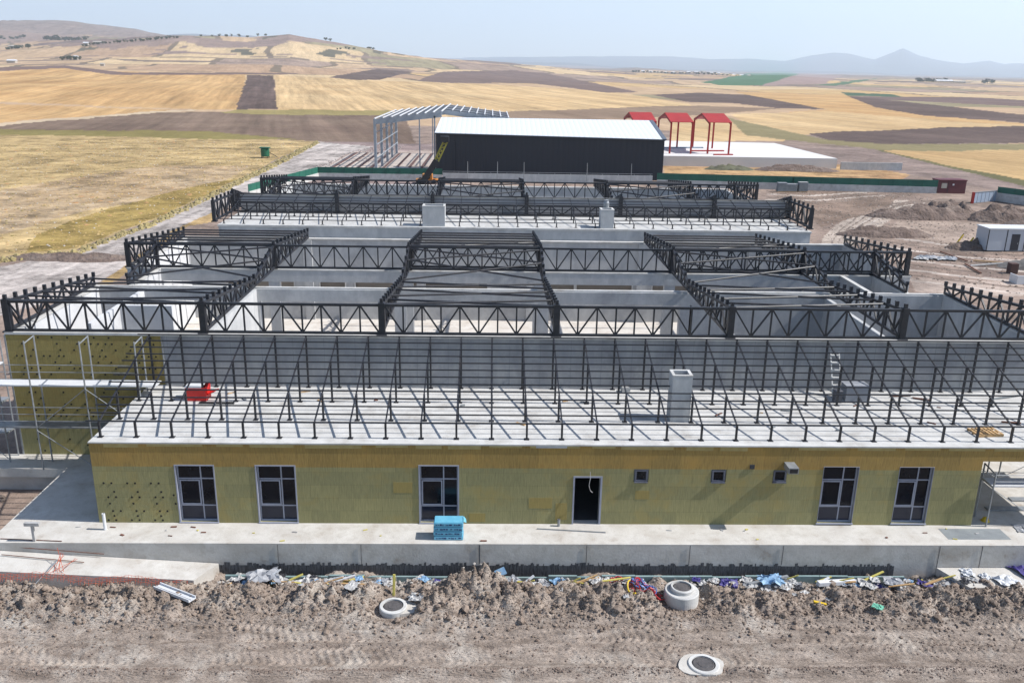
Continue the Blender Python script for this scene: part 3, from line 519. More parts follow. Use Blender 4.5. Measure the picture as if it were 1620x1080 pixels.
# chimney shaft on the low roof
def shaft(x0, x1, y0, y1, z0, z1, par, t_=0.12):
    mb = MB(); mb.box((x0, y0, z0), (x1, y0+t_, z1)); mb.box((x0, y1-t_, z0), (x1, y1, z1)); mb.box((x0, y0+t_, z0), (x0+t_, y1-t_, z1)); mb.box((x1-t_, y0+t_, z0), (x1, y1-t_, z1))
    o = mb.build('chimney', concrete_wall, par)
    r_ = MB(); e = 0.012
    for q in (((x0-e, y0-e), (x1+e, y0+t_)), ((x0-e, y1-t_), (x1+e, y1+e)), ((x0-e, y0+t_), (x0+t_, y1-t_)), ((x1-t_, y0+t_), (x1+e, y1-t_))): r_.box((q[0][0], q[0][1], z1), (q[1][0], q[1][1], z1+0.04))
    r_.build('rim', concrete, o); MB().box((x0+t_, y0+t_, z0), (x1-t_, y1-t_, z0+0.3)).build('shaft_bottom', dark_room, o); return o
shaft(8.12, 9.0, 35.85, 36.65, 3.72, 5.88, B1)
# ---- lean-to steel on the low roof
def leanto(par, x0, n, step, yf, yb, zs, zf, zb, npur, rows, xl, xr, xend=99, ww=(0.085, 0.06, 0.05)):
    sl = (zb-zf)/(yb-yf)
    for i in range(n):
        x = x0+i*step
        if x > xend: break
        mb = MB(); mb.bar((x, yf, zs), (x, yf, zf-0.03), ww[0]); mb.box((x-0.11, yf-0.11, zs), (x+0.11, yf+0.11, zs+0.015)); mb.bar((x, yf-0.04, zf-0.04), (x, yb, zb-0.04), ww[1])
        r_ = mb.build('rafter', steel, par)
        for y in rows:
            p_ = MB(); p_.bar((x, y, zs+0.015), (x, y, zf+(y-yf)*sl-0.07), ww[0]); p_.box((x-0.11, y-0.11, zs), (x+0.11, y+0.11, zs+0.015)); p_.build('post', steel, r_)
    for k_ in range(npur):
        t_ = k_/(npur-1); y = yf+(yb-yf)*t_*0.985; z = zf+(zb-zf)*t_*0.985
        MB().bar((xl, y, z+0.02), (xr, y, z+0.02), ww[2]).build('purlin', steel, par)
leanto(B1, -16.22, 29, 1.487, 33.82, 40.02, 3.72, 4.42, 6.36, 13, (35.78, 38.0, 39.93), -16.75, 27.2)
# ---- roof trusses
def truss(par, p, q, h0, h1, n, w=0.12, ww=0.072, studs=False, post=0.0, phase=0, st_h=0.26):
    p = Vector(p); q = Vector(q); mb = MB(); U = Vector((0, 0, 1)); hb = w/2
    lo_ = lambda t: p.lerp(q, t)+U*hb
    hi_ = lambda t: p.lerp(q, t)+U*(h0+(h1-h0)*t-hb)
    mb.bar(lo_(0), lo_(1), w); mb.bar(hi_(0), hi_(1), w)
    for i in range(n+1):
        t = i/n
        if (hi_(t)-lo_(t)).length > 0.15: mb.bar(lo_(t), hi_(t), ww*1.05)
        if i < n:
            t2 = (i+1)/n
            if (i+phase) % 2 == 0: mb.bar(hi_(t), lo_(t2), ww)
            else: mb.bar(lo_(t), hi_(t2), ww)
        if studs and (not studs == 2 or i % 2 == 0): mb.bar(hi_(t)+U*hb, hi_(t)+U*(hb+st_h), 0.15)
    if post:
        mb.bar(p+U*0.0, p+U*(h0+0.05), post); mb.box((p.x-post*0.8, p.y-post*0.8, p.z-0.04), (p.x+post*0.8, p.y+post*0.8, p.z+0.03))
    return mb.build('roof_truss', steel, par)
def roof_steel(par, XC, ya, yb_, yc, z0, H0, hv, xl_in, xr_in, ymid, dbl, closed, leftA=True, long_a=True, panels=9, xA=None):
    zt = z0+H0
    for i in range(len(XC)-1):
        a, b = XC[i], XC[i+1]; n = max(4, round((b-a)/0.95))
        if long_a: truss(par, (a+0.12, ya, z0), (b-0.12, ya, z0), H0, H0, n, post=0)
        truss(par, (a+0.12, yb_, z0), (b-0.12, yb_, z0), H0, H0, n)
        if i in dbl: truss(par, (a+0.12, yb_+0.7, z0), (b-0.12, yb_+0.7, z0), H0-0.1, H0-0.1, n, phase=1)
    for i, x in enumerate(XC):
        end = i == 0 or i == len(XC)-1
        truss(par, (x, ya+0.05, z0), (x, ymid, z0), H0, hv, 10, 0.14, 0.085, studs=True, post=0.30)
        truss(par, (x, yb_+0.05, z0), (x, yc, z0), H0, hv, 10, 0.14, 0.085, studs=True, post=0.26)
        xi = xl_in if i == 0 else xr_in if i == len(XC)-1 else x
        truss(par, (xi, yb_-0.05, z0), (xi, ymid+0.15, z0), H0, hv, 5, 0.13, 0.08, studs=True, post=0.2, st_h=0.2)
    for i in closed:
        a, b = XC[i]+0.1, XC[i+1]-0.1; sA = (hv-H0)/(ymid-ya); zA = lambda y: zt+sA*(y-ya)+0.02
        sC = (hv-H0)/(yc-yb_); zC = lambda y: zt+sC*(y-yb_)+0.02; zB = lambda y: z0+hv+(H0-hv)*(y-ymid)/(yb_-ymid)+0.02
        L_ = ya; d = ymid-ya
        br = [((a, ya+d*0.97, 0), (b, ya+d*0.72, 0)), ((a, ya+d*0.72, 0), (b, ya+d*0.93, 0)), ((a, ya+d*0.62, 0), (b, ya+d*0.38, 0)), ((a, ya+d*0.36, 0), (b, ya+d*0.58, 0)), ((a, ya+d*0.05, 0), (b, ya+d*0.24, 0)), ((a, ya+d*0.22, 0), (b, ya+d*0.03, 0))]
        for p_, q_ in br: MB().tube([(p_[0], p_[1], zA(p_[1])-0.1), (q_[0], q_[1], zA(q_[1])-0.1)], 0.06, 6).build('roof_brace', steel, par)
        d = yb_-ymid
        xa = xl_in if i == 0 else a; xb = xr_in if i == len(XC)-2 else b
        for p_, q_ in (((xa, ymid+0.2), (xb, ymid+d*0.55)), ((xa, ymid+d*0.62), (xb, ymid+0.3)), ((xa, ymid+d*0.6), (xb, yb_-0.2)), ((xa, yb_-0.2), (xb, ymid+d*0.58))):
            MB().tube([(p_[0], p_[1], zB(p_[1])-0.1), (q_[0], q_[1], zB(q_[1])-0.1)], 0.06, 6).build('roof_brace', steel, par)
        for k_ in range(6):
            y = yb_+(yc-yb_)*(0.02+0.96*k_/5); MB().tube([(a, y, zC(y)), (b, y, zC(y))], 0.07, 6).build('roof_purlin', steel, par)
        MB().tube([(a, yb_+0.4, zC(yb_+.4)-0.15), (b, yb_+5, zC(yb_+5)-0.15)], 0.05, 6).build('roof_brace', steel, par)
XC1 = [-22.95, -13.72, -5.18, 3.25, 11.75, 20.25, 27.1]
roof_steel(B1, XC1, 40.28, 54.6, 65.0, 6.34, 1.52, 0.5, -21.1, 24.85, 49.6, (2, 4, 5), (0, 2, 4))
# ---- tall block: walls, beams, columns
mb = MB()
mb.box((-23.0, 40.46, 0), (-22.7, 49.6, 6.22)); mb.box((-21.2, 49.9, 0), (-20.9, 54.4, 6.22)); mb.box((-23.0, 54.4, 0), (-22.7, 65.1, 6.22)); mb.box((-22.7, 49.6, 0), (-20.9, 49.9, 6.22)); mb.box((-22.7, 54.4, 0), (-20.9, 54.7, 6.22))
bp('side_wall', mb, plaster)
mb = MB()
mb.box((27.0, 40.46, 0), (27.3, 49.5, 6.22)); mb.box((24.8, 49.8, 0), (25.1, 54.4, 6.22)); mb.box((27.0, 54.7, 0), (27.3, 65.1, 6.22)); mb.box((20.4, 49.5, 0), (27.3, 49.8, 6.22)); mb.box((20.4, 54.4, 0), (27.3, 54.7, 6.22)); mb.box((22.7, 49.8, 0), (22.9, 54.4, 6.22))
mb.box((11.9, 49.5, 2.4), (20.4, 49.8, 6.22)); mb.box((14.2, 42, 0), (14.45, 49.5, 4.0)); mb.box((19.9, 41.5, 0), (20.2, 49.5, 6.0))
bp('side_wall', mb, concrete_wall)
cp = MB()
for q in (((-23.04, 40.5), (-22.66, 49.6)), ((-21.24, 49.94), (-20.86, 54.36)), ((-23.04, 54.74), (-22.66, 65.0)), ((26.96, 40.5), (27.34, 49.46)), ((24.76, 49.84), (25.14, 54.36)), ((26.96, 54.74), (27.34, 65)), ((22.66, 49.84), (22.94, 54.36))): cp.box((*q[0], 6.22), (*q[1], 6.3))
for q in (((-23.04, 49.6), (27.34, 49.84)), ((-23.04, 54.36), (27.34, 54.74))): cp.box((*q[0], 6.225), (*q[1], 6.31))
bp('wall_cap', cp, concrete)
for i, x in enumerate(XC1[:-1]):
    for y in (49.5, 54.4, 64.9):
        if i == 0: continue
        w_ = 0.42
        if i > 4 and y < 60: continue
        bp('column', MB().box((x-w_, y, 0), (x+w_*0.6, y+0.5, 6.2 if y > 60 else 5.5)), concrete_wall)
bm = MB(); bm.box((-22.7, 49.5, 5.5), (11.9, 49.84, 6.222)); bp('beam', bm, concrete_wall)
bm = MB(); bm.box((-22.7, 54.38, 5.5), (20.4, 54.72, 6.222)); bp('beam', bm, concrete_wall)
# back wall with a strip of windows
wh = [(-13.0, -12.6+1.5, 2.2, 3.35), (-10.3, -0.2, 2.2, 3.35), (4.4, 6.5, 2.2, 3.35), (6.7, 11.0, 2.2, 3.35), (12.6, 16.0, 2.2, 3.35), (-20, -15, 2.2, 3.35)]
mb = holes_wall(MB(), -23.0, 27.3, 0, 6.22, 65.1, 65.38, wh); bp('back_wall', mb, concrete_wall)
cp = MB(); cp.box((-23.04, 65.0, 6.22), (27.34, 65.44, 6.30)); bp('wall_cap', cp, concrete)
wf = MB()
for a, b, c, d in wh: wf.box((a-0.08, 65.02, d), (b+0.08, 65.1, d+0.08)); wf.box((a-0.08, 65.02, c), (a, 65.1, d)); wf.box((b, 65.02, c), (b+0.08, 65.1, d))
bp('opening_trim', wf, concrete)
wb = MB()
for a, b, c, d in wh: wb.box((a, 65.3, c), (b, 65.36, d))
bp('opening_board', wb, mk('opening_board', (150, 140, 128), (134, 126, 116), 0.8, 0.9, 0, k=0.7))
fl = MB(); fl.box((-22.7, 40.46, -0.3), (27.0, 65.1, 0.0)); bp('hall_floor', fl, mk('hall_floor', (218, 210, 200), (232, 227, 220), 0.5, 0.9, 0.2, 8, c3=(196, 184, 172), s3=0.9, k=K))
# inner low partitions in the left bay
mb = MB(); mb.box((-13.85, 41, 0), (-13.6, 49.5, 6.2)); bp('partition_wall', mb, concrete_wall)
mb = MB(); mb.box((-20.3, 42.5, 0), (-20.1, 49.5, 6.1)); mb.box((-20.1, 46.0, 0), (-17.3, 46.2, 6.1)); bp('partition_wall', mb, plaster)
# ================================================================ REAR BUILDING
B2 = thing('concrete_building', 'second unfinished concrete building behind, bare white roof slab with two square shafts', 'building', (2, 65.6, 0))
mb = MB(); mb.box((-20.5, 65.5, -1.4), (24.6, 65.8, 7.06)); mb.box((-20.5, 65.8, -1.4), (-20.2, 71.9, 7.06)); mb.box((24.3, 65.8, -1.4), (24.6, 71.9, 7.06)); bp('wall', mb, concrete_wall, B2)
mb = MB(); mb.box((-20.55, 65.44, 7.06), (24.65, 71.95, 7.2)); bp('roof_slab', mb, concrete, B2)
mb = MB(); mb.box((14.8, 65.46, 6.2), (22.2, 65.5, 6.72)); bp('facade_opening', mb, concrete_wall, B2)
mb = MB(); mb.box((-20.5, 71.9, -1.4), (24.6, 72.15, 8.56)); bp('tall_wall', mb, mk('grey_render', (190, 190, 192), (174, 174, 178), 0.8, 0.9, 0.2, 6, k=K), B2)  # even mid-grey render, the wall's own tone
mb = MB(); mb.box((-20.55, 71.87, 8.56), (24.65, 72.2, 8.64)); bp('wall_cap', mb, concrete, B2)
mb = MB(); mb.box((-20.8, 91.2, -1.4), (24.9, 91.5, 7.0)); mb.box((-20.8, 72.2, -1.4), (-20.5, 91.2, 7.0)); mb.box((24.6, 72.2, -1.4), (24.9, 91.2, 7.0)); mb.box((-20.5, 80.8, 4.0), (24.6, 81.2, 7.0)); bp('back_wall', mb, concrete_wall, B2)
mb = MB(); mb.box((-20.84, 91.14, 7.0), (24.94, 91.56, 7.1)); mb.box((-20.5, 80.76, 7.0), (24.6, 81.24, 7.1)); bp('wall_cap', mb, concrete, B2)
mb = MB(); mb.box((-20.5, 72.2, -0.2), (24.6, 91.2, 0)); bp('hall_floor', mb, concrete, B2)
leanto(B2, -20.2, 31, 1.487, 65.95, 71.85, 7.2, 7.52, 8.66, 9, (68.0, 69.9), -20.5, 24.5, ww=(0.08, 0.05, 0.05))
k_ = 0.918; XC2 = [x*k_ for x in XC1]
roof_steel(B2, XC2, 66.4+5.2, 81.0, 91.0, 7.28, 1.55, 0.5, -19.4, 22.8, 76.0, (0, 1, 5), (0, 2, 4), long_a=False)
for i in range(6): truss(B2, (XC2[i]+0.1, 71.55, 7.22), (XC2[i+1]-0.1, 71.55, 7.22), 0.86, 0.86, 8, 0.12, 0.08)
for x in (XC2[0], XC2[-1]): truss(B2, (x, 66.5, 7.28), (x, 71.6, 7.28), 1.55, 1.45, 5, 0.15, 0.11, studs=True, post=0.26)
def px_shaft(x0, x1, y0, y1, z1): return shaft(x0, x1, y0, y1, 7.2, z1, B2, 0.14)
px_shaft(-5.15, -3.45, 65.75, 66.9, 8.72); px_shaft(8.42, 9.42, 65.7, 66.8, 8.62)
hd = MB(); hd.lathe((8.95, 66.9, 8.66), [(0.0, 0), (0.22, 0), (0.22, 0.35), (0.15, 0.5), (0.2, 0.55), (0.0, 0.6)], 12); o_ = bp('chimney_cowl', hd, galv, B2)
# ================================================================ SCAFFOLDS
def scaffold(label, x0, pitch, nb, yf, yb, z0, levels, ztop, name='scaffold', rails=(0.35, 0.7, 1.05), group=None, plank_ext=0.6, rotz=None):
    s_ = thing(name, label, 'scaffold', (x0, yf, z0), group)
    for i in range(nb+1):
        x = x0+i*pitch; mb = MB()
        for y in (yf, yb): mb.tube([(x, y, z0), (x, y, ztop)], 0.036, 6)
        for z in levels: mb.tube([(x, yf, z-0.06), (x, yb, z-0.06)], 0.025, 6)
        mb.tube([(x, yf, ztop-0.12), (x, yb, ztop-0.02)], 0.03, 6); mb.build('end_frame', galv, s_)
    for z in levels:
        MB().box((x0-plank_ext, yf+0.05, z-0.03), (x0+nb*pitch+plank_ext*0.3, yb-0.05, z+0.02)).build('deck', galv if z < levels[-1] else white_paint, s_)
        for dz in rails: MB().tube([(x0-plank_ext, yf, z+dz), (x0+nb*pitch, yf, z+dz)], 0.018, 6).build('guard_rail', galv, s_)
    for i in range(0, nb, 1):
        for j, z in enumerate([z0+0.15]+[l for l in levels[:-1]]):
            zt_ = levels[j] if j < len(levels) else ztop
            a, b = (x0+i*pitch, x0+(i+1)*pitch) if (i+j) % 2 else (x0+(i+1)*pitch, x0+i*pitch)
            MB().tube([(a, yf-0.03, z), (b, yf-0.03, zt_-0.1)], 0.018, 6).build('diagonal_brace', galv, s_)
    return s_
scaffold('galvanised scaffold with a white deck standing against the tall left wall', -21.3, 2.5, 2, 38.35, 39.25, 0, (2.15, 4.25), 6.45, plank_ext=2.4)
scaffold('galvanised scaffold running out of frame left beside the tall left wall', -27.2, 2.6, 1, 37.2, 38.0, -0.45, (1.9, 3.9), 5.2, plank_ext=0.3)
scaffold('second narrow scaffold bay at the left end of the tall wall corner', -24.6, 1.3, 1, 39.2, 39.95, 0, (1.5, 3.1, 4.9), 6.0, plank_ext=0.1)
scaffold('low grey scaffold under the roof overhang at the right end', 21.7, 2.5, 2, 33.2, 34.1, 0, (1.9,), 2.6, rails=(0.25, 0.55), plank_ext=0.0)
scaffold('tall scaffold deeper under the right overhang near the tall wall', 22.3, 2.4, 2, 37.6, 38.5, 0, (1.6, 3.0), 3.5, rails=(0.4,), plank_ext=0.2)
for i, (x, lab) in enumerate(((22.6, 'bright aluminium plank lying on the slab near the right scaffold foot'), (24.2, 'second aluminium plank on the slab further right of the scaffold'))):
    tag(MB().box((x, 34.6+i*0.9, 0.003), (x+3.2, 34.95+i*0.9, 0.07)).build('scaffold_plank', galv), lab, 'plank', 'loose scaffold planks under the overhang')
# ================================================================ ROOF TOP THINGS
t = thing('storage_crate', 'bright red plastic crate on the white roof at the left', 'crate', (-13.6, 38.3, 3.72))
mb = MB(); mb.box((-14.05, 37.95, 3.73), (-13.1, 38.0, 4.38)); mb.box((-14.05, 38.6, 3.73), (-13.1, 38.65, 4.38)); mb.box((-14.05, 38.0, 3.73), (-14.0, 38.6, 4.38)); mb.box((-13.15, 38.0, 3.73), (-13.1, 38.6, 4.38)); mb.box((-14.0, 38.0, 3.73), (-13.15, 38.6, 3.78)); mb.build('body', red_plastic, t)
mb = MB(); mb.box((-14.07, 37.93, 4.38), (-13.3, 38.67, 4.42)); mb.build('lid', white_paint, t)
mb = MB(); mb.poly([(-13.1, 37.95, 4.0), (-12.75, 38.0, 4.15), (-12.7, 38.6, 4.1), (-13.1, 38.65, 4.0), (-13.1, 37.95, 4.03), (-12.75, 38.0, 4.18), (-12.7, 38.6, 4.13), (-13.1, 38.65, 4.03)], [(0,3,2,1),(4,5,6,7),(0,1,5,4),(1,2,6,5),(2,3,7,6),(3,0,4,7)]); mb.build('flap', red_plastic, t)
tag(MB().box((-13.35, 37.6, 3.722), (-11.75, 37.72, 3.80)).build('steel_bar', steel_black), 'black steel bar lying on the white roof beside the red crate', 'bar')
def pallet(x, y, z, lab, rot=0.0, w_=0.8, l=1.2):
    t = thing('wooden_pallet', lab, 'pallet', (x, y, z)); 
    for i in range(7): MB().box((-l/2+i*(l-0.1)/6, -w_/2, 0.1), (-l/2+i*(l-0.1)/6+0.1, w_/2, 0.12)).build('slat', wood, t)
    for i in range(3): MB().box((-l/2, -w_/2+i*(w_-0.1)/2, 0.0), (l/2, -w_/2+i*(w_-0.1)/2+0.1, 0.098)).build('bearer', wood, t)
    for c in t.children: c.matrix_parent_inverse = Matrix.Identity(4)
    t.rotation_euler.z = rot; return t
pallet(21.85, 34.75, 3.722, 'pale wooden pallet lying on the white roof near the right edge', 0.1)
tag(MB().box((6.5, 39.5, 3.722), (6.9, 39.8, 3.98)).build('concrete_block', concrete), 'small white block on the roof at the foot of the tall wall', 'block')
tag(MB().box((15.3, 34.9, 3.722), (15.55, 35.0, 3.78)).build('concrete_block', block_m), 'little grey block on the roof near its front edge', 'block')
t = thing('ladder', 'white ladder leaning on the tall grey wall above the roof', 'ladder', (16.9, 39.2, 3.72))
for dx in (0, 0.42): MB().bar((16.7+dx, 39.0, 3.72), (16.7+dx, 40.0, 5.75), 0.06).build('rail', mk('ladder_white', (214, 214, 212), k=K), t)
for i in range(6): MB().bar((16.7, 39.0+0.1+i*0.16, 3.95+i*0.33), (17.12, 39.0+0.1+i*0.16, 3.95+i*0.33), 0.12, 0.05).build('rung', mk('ladder_white', (214, 214, 212), k=K), t)
for i, (a, b, c, d, h_, lab) in enumerate(((16.5, 38.3, 16.85, 38.6, .55, 'dark grey box on the roof, left one beside the ladder foot'), (17.1, 38.5, 18.2, 39.2, .75, 'large blue grey box on the roof, right of the ladder foot'))):
    mb = MB().box((a, b, 3.722), (c, d, 3.722+h_)); mb.box((a-0.02, b-0.02, 3.722+h_), (c+0.02, d+0.02, 3.722+h_+0.04)); tag(mb.build('equipment_box', mk('box_grey_%d' % i, ((96, 98, 106), (158, 162, 170))[i], k=K)), lab, 'box')
for i, (x, y, l, a, lab) in enumerate(((19.6, 39.2, 1.1, 0.1, 'stick lying on the roof below the tall wall on the right'), (20.6, 39.0, 0.8, -0.5, 'crooked stick on the roof right of the longer stick'), (24.5, 38.9, 1.8, 0.3, 'long grey board on the roof near the right frame edge'), (23.3, 36.0, 0.8, -0.2, 'short brown board on the roof beyond the wooden pallet'))):
    tag(MB().bar((x, y, 3.76), (x+l*math.cos(a), y+l*math.sin(a), 3.78), 0.1, 0.05).build('scrap_board', rust if i != 2 else block_m), lab, 'board')
q9 = random.Random(41)
for i in range(16):
    x, y = q9.uniform(-14, 26), q9.uniform(34.4, 39.6); a_ = q9.uniform(-1, 1); l = q9.uniform(.12, .5); w_ = q9.uniform(.04, .14)
    side = 'left' if x < -4 else 'middle' if x < 12 else 'right'
    tag(MB().bar((x, y, 3.745), (x+l*math.cos(a_), y+l*math.sin(a_), 3.745), w_, 0.035).build('roof_offcut', (wood, block_m, rust)[i % 3]), '%s offcut lying on the white roof slab, %s part, %s' % (('wooden', 'grey', 'rusty')[i % 3], side, 'near the front edge' if y < 36.5 else 'toward the tall wall'), 'offcut', 'offcuts on the roof slab')
for i in range(26):
    x, y = q9.uniform(-19.5, 21), q9.uniform(31.75, 33.1); a_ = q9.uniform(-1, 1); l = q9.uniform(.05, .28)
    tag(MB().bar((x, y, 0.02), (x+l*math.cos(a_), y+l*math.sin(a_)*.4, 0.02), q9.uniform(.03, .09), 0.03).build('slab_scrap', (timber_yellow, rust, plastic_white)[i % 3]), 'tiny %s scrap on the front slab %s' % (('yellow', 'brown', 'white')[i % 3], min([(-17, 'left of the wall corner'), (-12, 'before the first window'), (-8.9, 'before the second window'), (-4, 'left of the blue packs'), (0.5, 'right of the blue packs'), (4.2, 'before the doorway'), (8, 'before the first two small windows'), (12, 'below the duct outlet'), (15, 'before the fourth window'), (18.5, 'before the fifth window')], key=lambda v: abs(v[0]-x))[1]), 'scrap', 'small scraps on the front slab')
# ================================================================ THINGS ON THE FRONT SLAB
cols_ = ['lowest', 'second from the bottom', 'third from the bottom', 'topmost']
for i in range(4):
    t = thing('insulation_pack', 'light blue wrapped foam pack, %s of the stack on the front slab' % cols_[i], 'insulation pack', (-1.62, 32.2, i*0.205), 'blue foam packs stacked on the slab')
    dx = rnd.uniform(-.02, .02); z = i*0.205
    mb = MB(); x0, x1, y0, y1 = -2.22+dx, -1.0+dx, 31.9, 32.5; e = 0.03
    mb.poly([(x0, y0+e, z+e), (x1, y0+e, z+e), (x1, y0+e, z+.198-e), (x0, y0+e, z+.198-e), (x0+e, y0, z+e), (x1-e, y0, z+e), (x1-e, y0, z+.198-e), (x0+e, y0, z+.198-e)], [(0,1,5,4),(1,2,6,5),(2,3,7,6),(3,0,4,7),(4,5,6,7)])
    mb.box((x0+e, y0+e+0.001, z), (x1-e, y1, z+.198)); mb.box((x0, y0+e+0.001, z+e), (x0+e, y1-e, z+.198-e)); mb.box((x1-e, y0+e+0.001, z+e), (x1, y1-e, z+.198-e)); mb.build('wrapping', blue_pack, t)
    mb = MB(); x = x0+0.08
    while x < x1-0.15:
        w_ = rnd.uniform(.03, .13); mb.box((x, y0-0.004, z+.06+rnd.uniform(0, .02)), (x+w_, y0, z+.11+rnd.uniform(-.01, .03))); x += w_+rnd.choice((.02, .03, .09))
    mb.build('printed_line', ink, t, kind='stuff')
    if i == 3: mb = MB(); mb.poly([(x1, 32.0, z+.2), (x1+.12, 32.1, z+.1), (x1+.1, 32.3, z+.15), (x1, 32.4, z+.24), (x1, 32.0, z+.21), (x1+.12, 32.1, z+.11), (x1+.1, 32.3, z+.16), (x1, 32.4, z+.25)], [(0,3,2,1),(4,5,6,7),(0,1,5,4),(1,2,6,5),(2,3,7,6)]); mb.build('torn_film', blue_pack, t)
def cyl(x, y, z, r_, h_, name, m, lab, cat, n=16, **kw): return tag(MB().lathe((x, y, z), [(0.0, 0), (r_, 0), (r_, h_), (r_*0.82, h_), (r_*0.82, h_*0.6), (0, h_*0.6)], n).build(name, m, smooth=False), lab, cat)
cyl(-16.0, 32.7, 0.002, 0.065, 0.75, 'pipe_stub', white_paint, 'white pipe stub standing on the slab at the left wall corner', 'pipe')
cyl(3.05, 33.12, 0.002, 0.06, 0.32, 'pipe_stub', galv, 'short grey pipe stub on the slab left of the doorway', 'pipe')
mb = MB(); mb.bar((-18.45, 31.75, -0.1), (-18.45, 31.75, 0.75), 0.1); mb.bar((-18.75, 31.75, 0.78), (-18.15, 31.75, 0.78), 0.14); tag(mb.build('marker_post', plastic_white), 'white T shaped post at the left end of the slab edge', 'post')
tag(MB().bar((2.1, 32.85, 0.025), (5.0, 32.55, 0.025), 0.04).build('thin_rod', galv), 'long thin rod lying on the slab before the doorway', 'rod')
tag(MB().lathe((21.95, 33.7, 0.004), [(0.19, 0), (0.19, 0.02), (0.14, 0.03), (0.14, 0.08), (0.11, 0.15), (0.05, 0.19), (0, 0.2)], 20).build('hard_hat', hose_yellow, smooth=True), 'yellow hard hat lying on the slab by the right scaffold', 'helmet')
for i, (x, y, l, a) in enumerate(((-19.9, 31.9, 2.6, -0.18), (-19.4, 31.65, 3.8, -0.09), (-19.6, 31.3, 3.4, -0.16))):
    tag(MB().tube([(x, y, 0.03 if i == 0 else -0.05-i*0.15), (x+l*math.cos(a), y+l*math.sin(a)*0.4, (0.03 if i == 0 else -0.32-i*0.12))], 0.018, 5).build('steel_bar', rust), ['dark bar lying on the slab at its far left corner', 'long dark bar along the sloping apron below the slab', 'thin bar crossing the middle of the sloping apron'][i], 'bar', 'loose bars at the left apron')
# sloping concrete apron and right lower pad
mb = MB(); mb.poly([(-20.6, 31.6, -0.30), (-11.05, 31.6, -0.92), (-11.7, 30.45, -0.98), (-20.8, 30.5, -0.55), (-20.6, 31.6, -2.2), (-11.05, 31.6, -2.2), (-11.7, 30.45, -2.2), (-20.8, 30.5, -2.2)], [(0,3,2,1),(4,5,6,7),(0,1,5,4),(1,2,6,5),(2,3,7,6),(3,0,4,7)]); struct(mb.build('concrete_apron', concrete_dirty))
mb = MB(); mb.poly([(18.9, 31.6, -1.05), (30, 31.6, -1.05), (30, 30.1, -1.1), (19.6, 30.2, -1.1), (18.9, 31.6, -2.2), (30, 31.6, -2.2), (30, 30.1, -2.2), (19.6, 30.2, -2.2)], [(0,1,2,3),(4,7,6,5),(0,4,5,1),(1,5,6,2),(2,6,7,3),(3,7,4,0)]); struct(mb.build('concrete_pad', concrete_dirty))
mb = MB(); mb.box((20.3, 30.02, -1.75), (21.6, 30.1, -1.2)); mb.box((21.7, 30.0, -1.8), (23.2, 30.08, -1.25)); mb.box((23.3, 30.04, -1.75), (24.9, 30.1, -1.2)); o_ = mb.build('footing_board', xps); tag(o_, 'row of teal foam boards along the foot of the right pad', 'foam board')
# orange mesh fence
mb = MB()
def msh(x): return 30.36+0.06*math.sin(x*2.1), -0.50+(x+20.8)*-0.045+0.05*math.sin(x*1.7)
n_ = 70
for k_ in range(4):
    pts = []
    for i in range(n_+1):
        x = -21.5+9.6*i/n_; y, z = msh(x); z += -0.06*k_+0.03*math.sin(i*1.7+k_); y -= 0.03*k_+0.03*math.sin(i*0.9+k_*2); pts.append((x, y, z))
    mb.tube(pts, 0.007, 4, False)
for i in range(n_+1):
    x = -21.5+9.6*i/n_; y, z = msh(x); mb.tube([(x, y, z+0.02), (x+0.04*math.sin(i*2.3), y-0.16, z-0.26)], 0.006, 4, False)
tag(mb.build('safety_mesh', orange_m), 'sagging orange safety mesh along the lower edge of the left apron', 'mesh fence')
mb = MB()
for k_ in range(7): a = rnd.uniform(-.7, .9); mb.tube([(-17.2+rnd.uniform(-.3, .5), 30.55, -0.66), (-16.9+math.sin(a)*0.7, 31.0+rnd.uniform(-.2, .2), -0.25+rnd.uniform(-.2, .3))], 0.010, 4)
tag(mb.build('bent_wire', orange_m), 'tangle of bent rusty wires on the left apron', 'wire')
tag(MB().tube([(-18.0, 29.9, -1.2), (-17.2, 30.9, -0.35)], 0.025, 6).build('steel_pole', galv), 'thin grey pole leaning on the left apron edge', 'pole')
# ---- manholes
def manhole(x, y, z0, rings, lab, lr, lidz):
    t = thing('manhole', lab, 'manhole', (x, y, z0))
    for (r0, r1, za, zb_) in rings: MB().lathe((x, y, 0), [(r0, zb_-0.25), (r0, zb_), (r1-0.03, zb_), (r1, zb_-0.03), (r1, za)], 48).build('concrete_ring', concrete, t, smooth=False)
    l = MB().lathe((x, y, lidz), [(lr, -0.25), (lr, 0), (lr-0.04, 0.012), (lr-0.05, 0.0), (0.2, 0.0), (0.19, 0.012), (0.0, 0.012)], 40).build('lid', mk('cast_iron', (74, 72, 74), (96, 92, 92), 8, 0.8, 0.4, 30, k=0.8), t)
    MB().lathe((x, y, lidz-0.02), [(lr, -0.3), (lr, -0.01), (lr+0.06, -0.01), (lr+0.06, -0.3)], 40).build('lid_gap', steel_black, t)
    return t
manhole(-3.62, 29.05, -1.4, [(0.40, 0.54, -1.55, -1.16)], 'low white manhole ring with iron lid below the third window', 0.36, -1.20)
mb = MB(); mb.poly([(-3.3, 28.6, -1.40), (-2.75, 28.75, -1.42), (-2.7, 29.3, -1.42), (-3.2, 29.5, -1.40), (-3.3, 28.6, -1.26), (-2.75, 28.75, -1.27), (-2.7, 29.3, -1.27), (-3.2, 29.5, -1.25)], [(0,3,2,1),(4,5,6,7),(0,1,5,4),(1,2,6,5),(2,3,7,6),(3,0,4,7)]); tag(mb.build('mortar_spill', concrete_dirty), 'pale mortar spill against the low white manhole ring', 'mortar')
